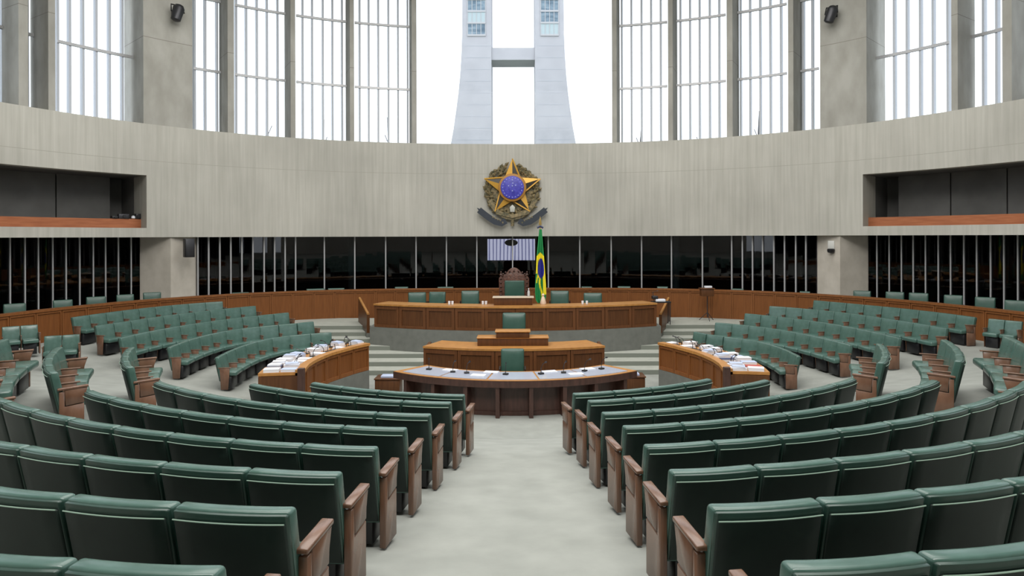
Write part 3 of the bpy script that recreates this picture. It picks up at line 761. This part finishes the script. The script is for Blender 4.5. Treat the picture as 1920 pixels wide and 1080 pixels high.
# chairs in the gallery behind the partition (only their backs show)
gz = EZ-2.72
gl = [(10, 43, 569), (102, 132, 562), (164, 195, 556), (220, 248, 552), (270, 299, 548), (436, 465, 548), (575, 608, 541), (615, 645, 540), (740, 765, 537.5), (820, 850, 537.5)]
gr = [(1090, 1110, 537), (1158, 1182, 536.5), (1232, 1252, 537), (1372, 1394, 541), (1500, 1518, 546), (1602, 1631, 545), (1663, 1693, 547), (1707, 1738, 549), (1773, 1802, 553), (1832, 1863, 557), (1888, 1920, 563)]
for i, (a, c, yt) in enumerate(gl+gr):
    lf = i < len(gl); j = i if lf else i-len(gl); px = (a+c)/2
    # they stand about a metre behind the partition
    x, y = RAIL.xy(px, 1.0); ph = RAIL.phi(px, 1.0)
    o = copy_tree(OC); zt = zat(px, yt, y); s = (zt-gz)/.95
    o.location = (x, y, gz); o.rotation_euler.z = math.pi-ph*.75; o.scale = ((c-a)*y/FP/.5/max(.6, math.cos(ph*.25)), .9, s)
    nm = '%s from the %s edge' % (ORD[j] if lf else ORD[len(gr)-1-j], 'left' if lf else 'right')
    tag(o, 'green chair peeking over the wood partition, '+nm, 'office chair', 'gallery chairs behind the partition')
drop_tree(OC)

# ---------------------------------------------------------------- the carved president's chair
def throne():
    Y = 18.35*S; t = empty('carved_armchair', (xat(963.5, Y), Y, ZD), 0, 'tall carved dark wood armchair with green back and crest behind the dais desk', 'chair')
    P = lambda px, py: ((px-963.5)*Y/FP, zat(963, py, Y)-ZD)
    out = [P(936, 580), P(935, 522), P(941, 515), P(948, 514), (P(953, 507)), P(958, 503), P(963.5, 501.5), P(969, 503), P(974, 507), P(979, 514), P(986, 515), P(992, 522), P(991, 580)]
    MB().prism(out, 0, .1, 'y').build('carved_back_frame', noisy('carved_wood', (.05, .018, .012), (.13, .05, .03), (1, 1, 1), 14, .4, .5, .6, world=True), t, .012)
    a, c = P(946, 570), P(983, 526)
    MB().box(a[0], c[0], -.06, .02, a[1], c[1]).build('back_cushion', LEATHD, t, .03, 3)
    kn = MB()
    for k in range(9):
        an = math.pi*k/8; p = P(963.5+22*math.cos(an), 517-9*math.sin(an)); kn.lathe([(.0, -.035), (.03, -.02), (.035, 0), (.03, .02), (0.0, .035)], (p[0], -.02, p[1]), 8)
    for px in (939, 988):
        p = P(px, 518); kn.lathe([(.03, 0), (.05, .05), (.02, .1), (.035, .14), (.0, .18)], (p[0], .04, p[1]), 10)
        q = P(px, 560)[1]
        for z in np.linspace(q, p[1]-.08, 6): kn.lathe([(0, -.04), (.04, 0), (0, .04)], (p[0], -.02, z), 8)
    kn.build('carving', WOODD, t, smooth=True)
    MB().box(-.36, .36, -.62, -.02, .42, .55).build('seat', LEATHD, t, .04, 3)
    for s_ in (-1, 1):
        MB().box(s_*.40-.04, s_*.40+.04, -.62, 0, .68, .75).build('armrest', WOODD, t, .015)
        for y in (-.58, -.05): MB().box(s_*.38-.035, s_*.38+.035, y-.035, y+.035, 0, .69 if y < -.3 else .8).build('leg', WOODD, t, .008)
throne()

# ---------------------------------------------------------------- flag on its pole
def flag():
    Y = 18.0*S; t = empty('flag_on_pole', (xat(1013, Y), Y, ZD), 0, 'furled green, yellow and blue flag on a pole standing behind the dais desk', 'flag')
    X = lambda px: (px-1013)*Y/FP
    Z = lambda py: zat(1013, py, Y)-ZD
    MB().lathe([(.2, 0), (.2, .04), (.05, .08), (.025, .1)], (0, .05, 0)).build('base', BRASS, t)
    MB().tube([(0, .05, .05), (0, .05, Z(412))], .02, 8).build('pole', BRASS, t)
    MB().prism([(-.05, Z(419)), (.0, Z(405)), (.05, Z(419)), (.03, Z(424)), (-.03, Z(424))], .03, .07, 'y').build('finial', BRASS, t, .006)
    MB().tube([(-.1, .05, Z(427)), (0, .03, Z(424)), (.1, .05, Z(427))], .035, 8).build('ribbon_knot', NAVY, t, smooth=True)
    # outline: y, left px, right px
    prof = [(430, 1011, 1016), (445, 1009.5, 1017), (460, 1008, 1018), (475, 1006.5, 1019.5), (490, 1005.5, 1020.5), (505, 1005, 1021.5), (520, 1004, 1022.5), (535, 1003, 1023.5), (550, 1003, 1024), (562, 1004, 1023), (568, 1008, 1020)]
    ys = np.array([p[0] for p in prof]); l = np.array([p[1] for p in prof]); r_ = np.array([p[2] for p in prof])
    nu, nv = 40, 70; mb = MB(); I = {}
    for layer in (0, 1):
        for j in range(nv+1):
            py = 430+138*j/nv; a = np.interp(py, ys, l); c = np.interp(py, ys, r_)
            for i in range(nu+1):
                u = i/nu; px = a+(c-a)*u; amp = .06*min(1, (py-425)/60)
                yy = math.sin(u*math.pi*5+py*.02)*amp*math.sin(math.pi*min(max(u, .08), .92)) - .02
                I[layer, i, j] = len(mb.v); mb.v.append((X(px), yy+layer*.012, Z(py)))
    def colr(u, py):
        e = u+.12*math.sin(py*.11)
        if py < 473+14*abs(u-.5): return 0
        if py < 484: return 1
        dx, dy = (u-.55)/.36, (py-503)/19
        if dx*dx+dy*dy < 1: return 2
        if py < 512: return 1 if (u > .85 or u < .2 or py < 494) else 1
        if py < 520 and u > .25: return 1
        if e > .45 and e < .62: return 1
        if u > .72: return 1 if py < 552 else 0
        if e > .2 and e < .33 and py < 530: return 1
        return 0
    for j in range(nv):
        for i in range(nu):
            k = colr((i+.5)/nu, 430+138*(j+.5)/nv)
            for a in (0, 1):
                f = [(a, i, j), (a, i+1, j), (a, i+1, j+1), (a, i, j+1)]
                mb.f.append(tuple(I[q] for q in (f if a else f[::-1]))); mb.m.append(k)
    for j in range(nv):
        for i in (0, nu):
            mb.f.append((I[0, i, j], I[1, i, j], I[1, i, j+1], I[0, i, j+1])); mb.m.append(0)
    o = mb.build('cloth', [FG, FY, FB], t, smooth=True)
flag()

# ---------------------------------------------------------------- coat of arms on the head wall
def arms():
    Y = 29.4; t = empty('coat_of_arms', (xat(961, Y), Y-.03, zat(961, 356, Y)), 0, 'large coat of arms with gold star and blue disc mounted on the pale concrete wall', 'emblem')
    k = Y/FP
    def pr(pts, y0, y1, name, m, bev=0, par=None):
        return MB().prism([(x*k, z*k) for x, z in pts], y0, y1, 'y').build(name, m, par or t, bev)
    # wreath of leaves
    rg = random.Random(3); wr = MB()
    for s_ in (-1, 1):
        for q in range(84):
            an = R(90)-s_*R(8+q*2); rad = 46+rg.uniform(-8, 6)
            cx, cz = rad*math.cos(an)*1.0, rad*math.sin(an)*.98-3
            dirn = an+s_*R(rg.uniform(20, 100)); L = rg.uniform(9, 15); wd = rg.uniform(2.6, 4)
            dx, dz = math.cos(dirn), math.sin(dirn); y = -.09-rg.uniform(0, .12)
            pts = [(cx-dx*L/2, cz-dz*L/2), (cx-dz*wd, cz+dx*wd), (cx+dx*L/2, cz+dz*L/2), (cx+dz*wd, cz-dx*wd)]
            vs = [(a*k, y, b_*k) for a, b_ in pts]+[(cx*k, y-.07, cz*k), (cx*k, y+.05, cz*k)]
            wr.add(vs, [(0, 1, 4), (1, 2, 4), (2, 3, 4), (3, 0, 4), (1, 0, 5), (2, 1, 5), (3, 2, 5), (0, 3, 5)])
    bk = MB()
    n = 48; ring = [(math.cos(2*math.pi*i/n), math.sin(2*math.pi*i/n)) for i in range(n)]
    pr([(a*38, b_*38-3) for a, b_ in ring], -.08, .02, 'wreath_backing', LEAFG)
    wr.build('wreath', LEAFG, t)
    # star: ten facets, alternately light and dark
    lt, dk, nv = MB(), MB(), MB()
    C0 = (0, 3)
    for q in range(5):
        a = R(90+72*q); tip = (C0[0]+55*math.cos(a), C0[1]+54*math.sin(a))
        for s_ in (-1, 1):
            b_ = a+s_*R(36); inn = (C0[0]+24*math.cos(b_), C0[1]+24*math.sin(b_))
            vs = [(C0[0]*k, -.42, C0[1]*k), (tip[0]*k, -.24, tip[1]*k), (inn[0]*k, -.24, inn[1]*k), (C0[0]*k, -.1, C0[1]*k), (tip[0]*k, -.1, tip[1]*k), (inn[0]*k, -.1, inn[1]*k)]
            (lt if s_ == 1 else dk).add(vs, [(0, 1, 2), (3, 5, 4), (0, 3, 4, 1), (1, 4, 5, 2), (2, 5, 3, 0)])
    star = lt.build('star', GOLD, t); dk.build('dark_facets', STARN, star)
    ed = MB()
    for q in range(5):
        a = R(90+72*q); tip = Vector((C0[0]+55*math.cos(a), C0[1]+54*math.sin(a)))
        b_ = a-R(36); inn = Vector((C0[0]+24*math.cos(b_), C0[1]+24*math.sin(b_)))
        ed.tube([(tip.x*k, -.25, tip.y*k), (inn.x*k, -.25, inn.y*k)], 1.5*k, 5)
    ed.build('gold_edge', GOLD, star)
    MB().lathe([(26.5*k, -.40), (26.5*k, -.44), (22*k, -.46), (22*k, -.42)]).v
    rg_ = MB()
    for rad, y0, y1 in ((26, -.43, -.2),): rg_.prism([(a*rad*k, (b_*rad+3)*k) for a, b_ in ring], y0, y1, 'y')
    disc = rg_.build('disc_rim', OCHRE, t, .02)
    pr([(a*21.5, b_*21.5+3) for a, b_ in ring], -.47, -.42, 'blue_disc', BLUE, .01)
    sr = MB(); rs = random.Random(11)
    for q in range(20):
        an = R(18*q); x, z = 18*math.cos(an)*k, (18*math.sin(an)+3)*k; sr.box(x-.018, x+.018, -.485, -.47, z-.018, z+.018)
    for x, z in ((0, 14), (0, -6), (-7, 3), (6, 4), (0, 3), (1, 8)): sr.box((x-.9)*k, (x+.9)*k, -.485, -.47, (z+2)*k, (z+4)*k)
    sr.build('small_stars', plain('silver_enamel', (.35, .4, .75), .4), t)
    # sword hilt and ribbons
    MB().tube([(0, -.2, -30*k), (0, -.2, -68*k)], [2.5*k, 3*k], 8).build('sword_hilt', LEAFG, t)
    pr([(-4, -42), (4, -42), (5, -33), (0, -28), (-5, -33)], -.3, -.1, 'hilt_plate', plain('silver_plate', (.5, .5, .45), .4), .01)
    def ribbon(pts, wd, y, name, m):
        mb = MB(); P2 = [Vector(p) for p in pts]; up = offset(P2, wd/2); dn = offset(P2, -wd/2)
        for i in range(len(P2)-1):
            q = [up[i], up[i+1], dn[i+1], dn[i]]; mb.prism([(v.x*k, v.y*k) for v in q], y-.05, y, 'y')
        return mb.build(name, m, t)
    arc_ = [(48*math.sin(R(u)), 8-62*math.cos(R(u))+2) for u in np.linspace(-62, 62, 16)]
    ribbon(arc_, 9, -.2, 'ribbon', LEAFG)
    for s_ in (-1, 1):
        rb = ribbon([(s_*12, -58), (s_*20, -63), (s_*32, -60), (s_*44, -52), (s_*52, -46), (s_*62, -38)], 11.5, -.28, 'ribbon_end', RIBB)
        fk = MB(); fk.prism([(s_*58*k, -46*k), (s_*66*k, -34*k), (s_*60*k, -36*k), (s_*57*k, -40*k)], -.3, -.25, 'y'); fk.build('ribbon_tip', RIBB, t)
        lt_ = MB()
        for q in range(5): x = s_*(18+q*4.5); z = -60+q*2.2+(-1.5 if q == 0 else 0); lt_.box((x-1.2)*k, (x+1.2)*k, -.345, -.335, (z-1.6)*k, (z+1.6)*k)
        lt_.build('ribbon_lettering', LEAFG, t)
    bz = ribbon([(s*u, -50+abs(u)*.25) for s, u in ((1, -30), (1, -15), (1, 0), (1, 15), (1, 30))], 7, -.25, 'middle_scroll', LEAFG)
arms()

# ---------------------------------------------------------------- window reflection painted as a glowing panel behind the centre glass
def reflection():
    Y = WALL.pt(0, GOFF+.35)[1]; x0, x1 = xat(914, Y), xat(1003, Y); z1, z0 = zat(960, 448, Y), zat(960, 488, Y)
    t = empty('reflection_panel', ((x0+x1)/2, Y, (z0+z1)/2), 0, 'glowing striped panel for a window reflection behind the dark glazing under the coat of arms', 'reflection')
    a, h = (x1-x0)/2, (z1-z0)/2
    MB().box(-a-.03, a+.03, .02, .08, -h-.03, h+.03).build('backing', BLACK, t, .01)
    MB().box(-a, a, 0, .02, -h, h).build('glowing_stripes', SCREEN, t)
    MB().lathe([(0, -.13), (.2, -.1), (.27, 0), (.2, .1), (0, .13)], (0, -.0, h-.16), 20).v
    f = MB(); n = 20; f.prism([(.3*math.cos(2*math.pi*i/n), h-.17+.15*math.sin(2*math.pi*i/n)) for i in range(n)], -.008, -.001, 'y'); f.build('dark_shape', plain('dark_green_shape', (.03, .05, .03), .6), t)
reflection()

# ---------------------------------------------------------------- lectern on the landing, speakers, lamps, projector
def stand():
    Y = 19.6*S; x = xat(1326, Y); t = empty('music_stand_lectern', (x, Y, EZ-LD), 0, 'wooden lectern head on a thin metal tripod stand at the right of the dais', 'lectern')
    zt = zat(1326, 540, Y)-(EZ-LD)
    MB().box(-.23, .23, -.06, .22, zt-.30, zt-.04).build('lectern_head', WOOD, t, .01)
    MB().box(-.26, .26, -.1, .26, zt-.04, zt).build('sloped_top', WOOD, t, .01)
    MB().tube([(.02, .08, .12), (.02, .08, zt-.3)], .018, 8).build('pole', DARKM, t)
    for k in range(3):
        a = R(30+120*k); MB().tube([(.02, .08, .3), (.02+.3*math.cos(a), .08+.3*math.sin(a), .01)], .012, 6).build('leg', DARKM, t)
    o = MB().box(-.13, .13, -.08, .08, 0, .07).build('paper_pile', WHITE, None, .008, loc=(x+.05, Y+.08, EZ-LD+zt+.001)); tag(o, 'white paper pile on the tripod lectern right of the dais', 'papers')
stand()
def speaker(px, y0, y1, wpx, label, off, m=BLACK, tilt=0):
    x, Y = WALL.xy(px, off); z = zat(px, (y0+y1)/2, Y); h = (y1-y0)*Y/FP; w_ = wpx*Y/FP; ph = WALL.phi(px, off)
    t = empty('wall_speaker', (x, Y, z), math.pi-ph, label, 'speaker')
    cab = MB().box(-w_/2, w_/2, .12, .12+w_*.8, -h/2, h/2).build('cabinet', m, t, .02)
    MB().box(-w_*.42, w_*.42, .12+w_*.8, .135+w_*.8, -h*.45, h*.45).build('grille', DARKM, t, .004)
    MB().tube([(0, -.02, h*.2), (0, .15, h*.2)], .03, 8).build('bracket', DARKM, t)
    cab.rotation_euler = (tilt, 0, 0)
speaker(350, 447, 482, 17, 'black loudspeaker on the left concrete pillar below the wall', -.1)
def spot(px, py, L, ang, label):
    x, Y = WALL.xy(px, 0); z = zat(px, py, Y-.4); ph = WALL.phi(px)
    t = empty('wall_spotlight', (x, Y, z), math.pi-ph, label, 'spotlight', 'spotlights on the wide piers')
    MB().box(-.1, .1, -.02, .03, -.1, .1).build('mounting_plate', DARKM, t, .005)
    MB().tube([(0, 0, 0), (0, .3, .05)], .04, 8).build('arm', DARKM, t)
    M = Matrix.Translation((0, .38, -.05)) @ Matrix.Rotation(ang, 4, 'Y')
    c = MB(); c.lathe([(.10, -.34), (.17, -.30), (.20, .15), (.14, .26), (.05, .3)], (0, 0, 0), 14); c.v = [tuple(M @ Vector(v)) for v in c.v]
    c.build('lamp_housing', DARKM, t, smooth=True)
    y = MB().tube([(-.22, .38, -.05), (-.2, .3, .22), (.2, .3, .22), (.22, .38, -.05)], .025, 6).build('yoke', BLACK, t)
spot(328, 18, 1, R(-14), 'dark spotlight on the wide left pier at the top'); spot(1566, 21, 1, R(-20), 'dark spotlight on the wide right pier at the top')
def camera_unit():
    x, Y = WALL.xy(1556, .25); z = zat(1556, 468, Y)
    t = empty('wall_camera', (x, Y-.12, z), math.pi-WALL.phi(1556), 'small white camera with dark lens on the right concrete pillar', 'camera')
    MB().box(-.12, .12, -.25, .05, .02, .34).build('mount', plain('white_plastic', (.6, .6, .57), .5), t, .02)
    MB().lathe([(.02, -.14), (.12, -.1), (.14, 0), (.1, .04)], (0, .05, 0), 14).build('lens_dome', BLACK, t, smooth=True)
camera_unit()
def balcony_gear():
    for q, (px, wpx, hpx, m, lab) in enumerate(((214, 10, 5, BLACK, 'small dark box on the left gallery parapet, left of the white lamp'), (231, 18, 9, DARKM, 'long dark projector resting on the left gallery parapet'), (258, 8, 10, BLACK, 'upright dark device at the end of the left gallery parapet'))):
        x, Y = WALL.xy(px, .62); z = OPB+.33; w_ = wpx*Y/FP; h = hpx*Y/FP
        t = empty('projector', (x, Y, z+.001), math.pi-WALL.phi(px), lab, 'projector')
        MB().box(-w_/2, w_/2, -.1, .1, 0, h).build('body', m, t, .01)
        MB().tube([(0, .1, h*.5), (0, .14, h*.5)], h*.3, 10).build('lens', BLACK, t)
    x, Y = WALL.xy(250, .62); t = MB().lathe([(.03, 0), (.07, .03), (.06, .1), (.0, .13)], (0, 0, 0), 12).build('desk_lamp', WHITE, None, smooth=True, loc=(x, Y, OPB+.331))
    tag(t, 'small white lamp on the end of the left gallery parapet', 'lamp')
balcony_gear()

# ---------------------------------------------------------------- papers, microphones, glasses
def book(w_, d, h, cover, name='binder'):
    r_ = empty(name)
    MB().box(-w_/2, w_/2, -d/2, d/2, .004, h-.004).build('pages', WHITE, r_)
    c = MB().box(-w_/2-.004, w_/2+.004, -d/2-.004, d/2+.004, h-.004, h).box(-w_/2-.004, w_/2+.004, -d/2-.004, d/2+.004, 0, .004).box(-w_/2-.006, -w_/2, -d/2-.004, d/2+.004, 0, h)
    c.build('cover', cover, r_)
    return r_
covers = {'white': WHITE, 'navy': NAVY, 'pale blue': PAPB, 'red': REDP}
protos = {k: book(.30, .22, .06, m) for k, m in covers.items()}
def mic():
    r_ = empty('gooseneck_microphone')
    MB().box(-.06, .06, -.05, .05, 0, .035).build('base', BLACK, r_, .008)
    MB().tube([(0, 0, .03), (0, .0, .14), (.02, -.04, .24), (.05, -.10, .29)], .008, 6).build('neck', BLACK, r_)
    MB().tube([(.05, -.10, .29), (.07, -.14, .30)], .018, 8).build('head', BLACK, r_)
    return r_
MIC = mic()
rg = random.Random(5)
for s_ in (-1, 1):
    dense, zt, kend = SD[s_]; side = 'left' if s_ < 0 else 'right'
    P = resample(dense, 12); P = P[::-1] if kend else P       # start at the near end
    nb = 0; nm = 0
    dd_ = offset(dense, 1)
    for i in range(12):
        a = P[i].lerp(P[i+1], .5); nrm = (Vector((s_*1, .15))).normalized()
        t_ = (P[i+1]-P[i]).normalized(); nr = Vector((t_.y, -t_.x)); nr = nr if nr.x*s_ > 0 else -nr
        for dq, wq in ((.27, 1), (.62, 2)):
            c = a+nr*dq
            if i in (2, 5, 7, 8, 10) and wq == 1 or (i in (6, 9, 11) and wq == 2):
                for e in (-.07, .09):
                    o = copy_tree(MIC); o.location = (*(c+t_*e), zt+.001); o.rotation_euler.z = rg.uniform(0, 6.28); o.scale = (1, 1, rg.uniform(.5, .75))
                    tag(o, 'small black microphone on the %s side desk, %s from near end' % (side, ORD[nm] if nm < 12 else ORD[nm-12]+' of the far group'), 'microphone', 'microphones on the %s side desk' % side); nm += 1
                continue
            cl = rg.choice(['white', 'white', 'white', 'navy', 'pale blue', 'white']) if not (s_ > 0 and i == 1 and wq == 2) else 'red'
            o = copy_tree(protos[cl]); o.location = (*c, zt+.001); o.rotation_euler.z = math.atan2(nr.y, nr.x)+rg.uniform(-.15, .15); o.scale = (1, min(1, .21/.22), rg.uniform(.5, 1.6))
            tag(o, '%s bound papers on the %s side desk, %s from near end, %s line' % (cl, side, ORD[i], 'inner' if wq == 1 else 'outer'), 'papers', 'bound papers on the %s side desk' % side); nb += 1
            if rg.random() < .45:
                o2 = copy_tree(protos[rg.choice(['white', 'pale blue'])]); hz = .06*o.scale.z
                o2.location = (*c, zt+.003+hz); o2.rotation_euler.z = o.rotation_euler.z+rg.uniform(-.3, .3); o2.scale = (.85, .85, .5)
                tag(o2, 'thin papers topping the %s stack from near end, %s line, %s desk' % (ORD[i], 'inner' if wq == 1 else 'outer', side), 'papers', 'bound papers on the %s side desk' % side)
def on_table(u, d, z=0):
    return (TXC+(TRR-d)*math.sin(TAM*u), TYF+TRR-(TRR-d)*math.cos(TAM*u), TZ+.013+z)
for j, u in enumerate((-.80, -.55, -.42, -.08, .22, .42, .62, .8)):
    o = copy_tree(MIC); o.location = on_table(u, .6); o.rotation_euler.z = TAM*u+rg.uniform(-.5, .5)
    tag(o, 'black gooseneck microphone on the dark curved table, %s from the left' % ORD[j], 'microphone', 'microphones on the curved table')
for j, (u, d) in enumerate(((-.62, .8), (-.3, .45), (-.22, .85), (.32, .85), (.5, .4), (.7, .8))):
    o = MB().box(-.17, .17, -.11, .11, 0, .012).build('paper_sheet', WHITE, None, loc=on_table(u, d), rotz=TAM*u+rg.uniform(-.2, .2))
    tag(o, 'white paper sheets on the pale inset of the curved table, %s from the left' % ORD[j], 'papers', 'paper sheets on the curved table')
# dais: cups, name cards, books, monitors
for j, px in enumerate((842, 848, 905, 911, 1092, 1100)):
    Yd = 17.1*S; o = MB().lathe([(.025, 0), (.035, .01), (.04, .11), (.03, .115)], (0, 0, 0), 12).build('drinking_cup', WHITE, None, smooth=True, loc=(xat(px, Yd), Yd, TD+.002))
    tag(o, 'small white cup on the long dais desk, %s from the left' % ORD[j], 'cup', 'cups on the dais desk')
bt = empty('water_bottle', (xat(991, Yl+.2), Yl+.2, TD+zt*0+(zat(962, 559, Yl)-TD)+.037), 0, 'small clear bottle standing on the raised reading desk beside the flag', 'bottle')
MB().lathe([(.035, 0), (.04, .02), (.04, .15), (.015, .2), (.015, .23)], (0, 0, 0), 12).build('bottle_body', plain('pale_bottle', (.5, .5, .5), .2), bt, smooth=True)
MB().lathe([(.018, .23), (.018, .26)], (0, 0, 0), 10).build('cap', WHITE, bt)
fig = MB().lathe([(.09, 0), (.1, .05), (.06, .2), (.03, .26), (.05, .3), (.0, .36)], (0, 0, 0), 14).build('cream_figurine', plain('cream_ceramic', (.65, .5, .38), .5), None, smooth=True, loc=(xat(1018, 17.15*S), 17.15*S, TD+.002))
tag(fig, 'small cream figurine on the dais desk just below the flag', 'figurine')
def plant_rack():
    Y = 17.8*S; x = xat(1240, Y); z = zat(1240, 562, Y)
    t = empty('equipment_trolley', (x, Y, ZD+.001), 0, 'cluttered dark equipment trolley at the right end of the dais desk', 'trolley')
    h = z-ZD
    MB().box(-.32, .3, -.1, .25, h-.1, h-.06).build('shelf', BLACK, t)
    for a in (-.29, .27):
        for b_ in (-.07, .22): MB().tube([(a, b_, 0), (a, b_, h-.1)], .015, 6).build('leg', DARKM, t)
    MB().box(-.2, .12, -.08, .15, h-.06, h+.02).build('white_device', WHITE, t, .01)
    MB().box(-.3, -.12, -.05, .2, h+.02, h+.12).build('dark_device', BLACK, t, .01)
    MB().tube([(-.25, 0, h-.06), (-.28, .05, h+.25), (-.1, .05, h+.3)], .012, 6).build('lamp_arm', DARKM, t)
plant_rack()
for q in list(protos.values())+[MIC]: drop_tree(q)
bpy.context.view_layer.update()
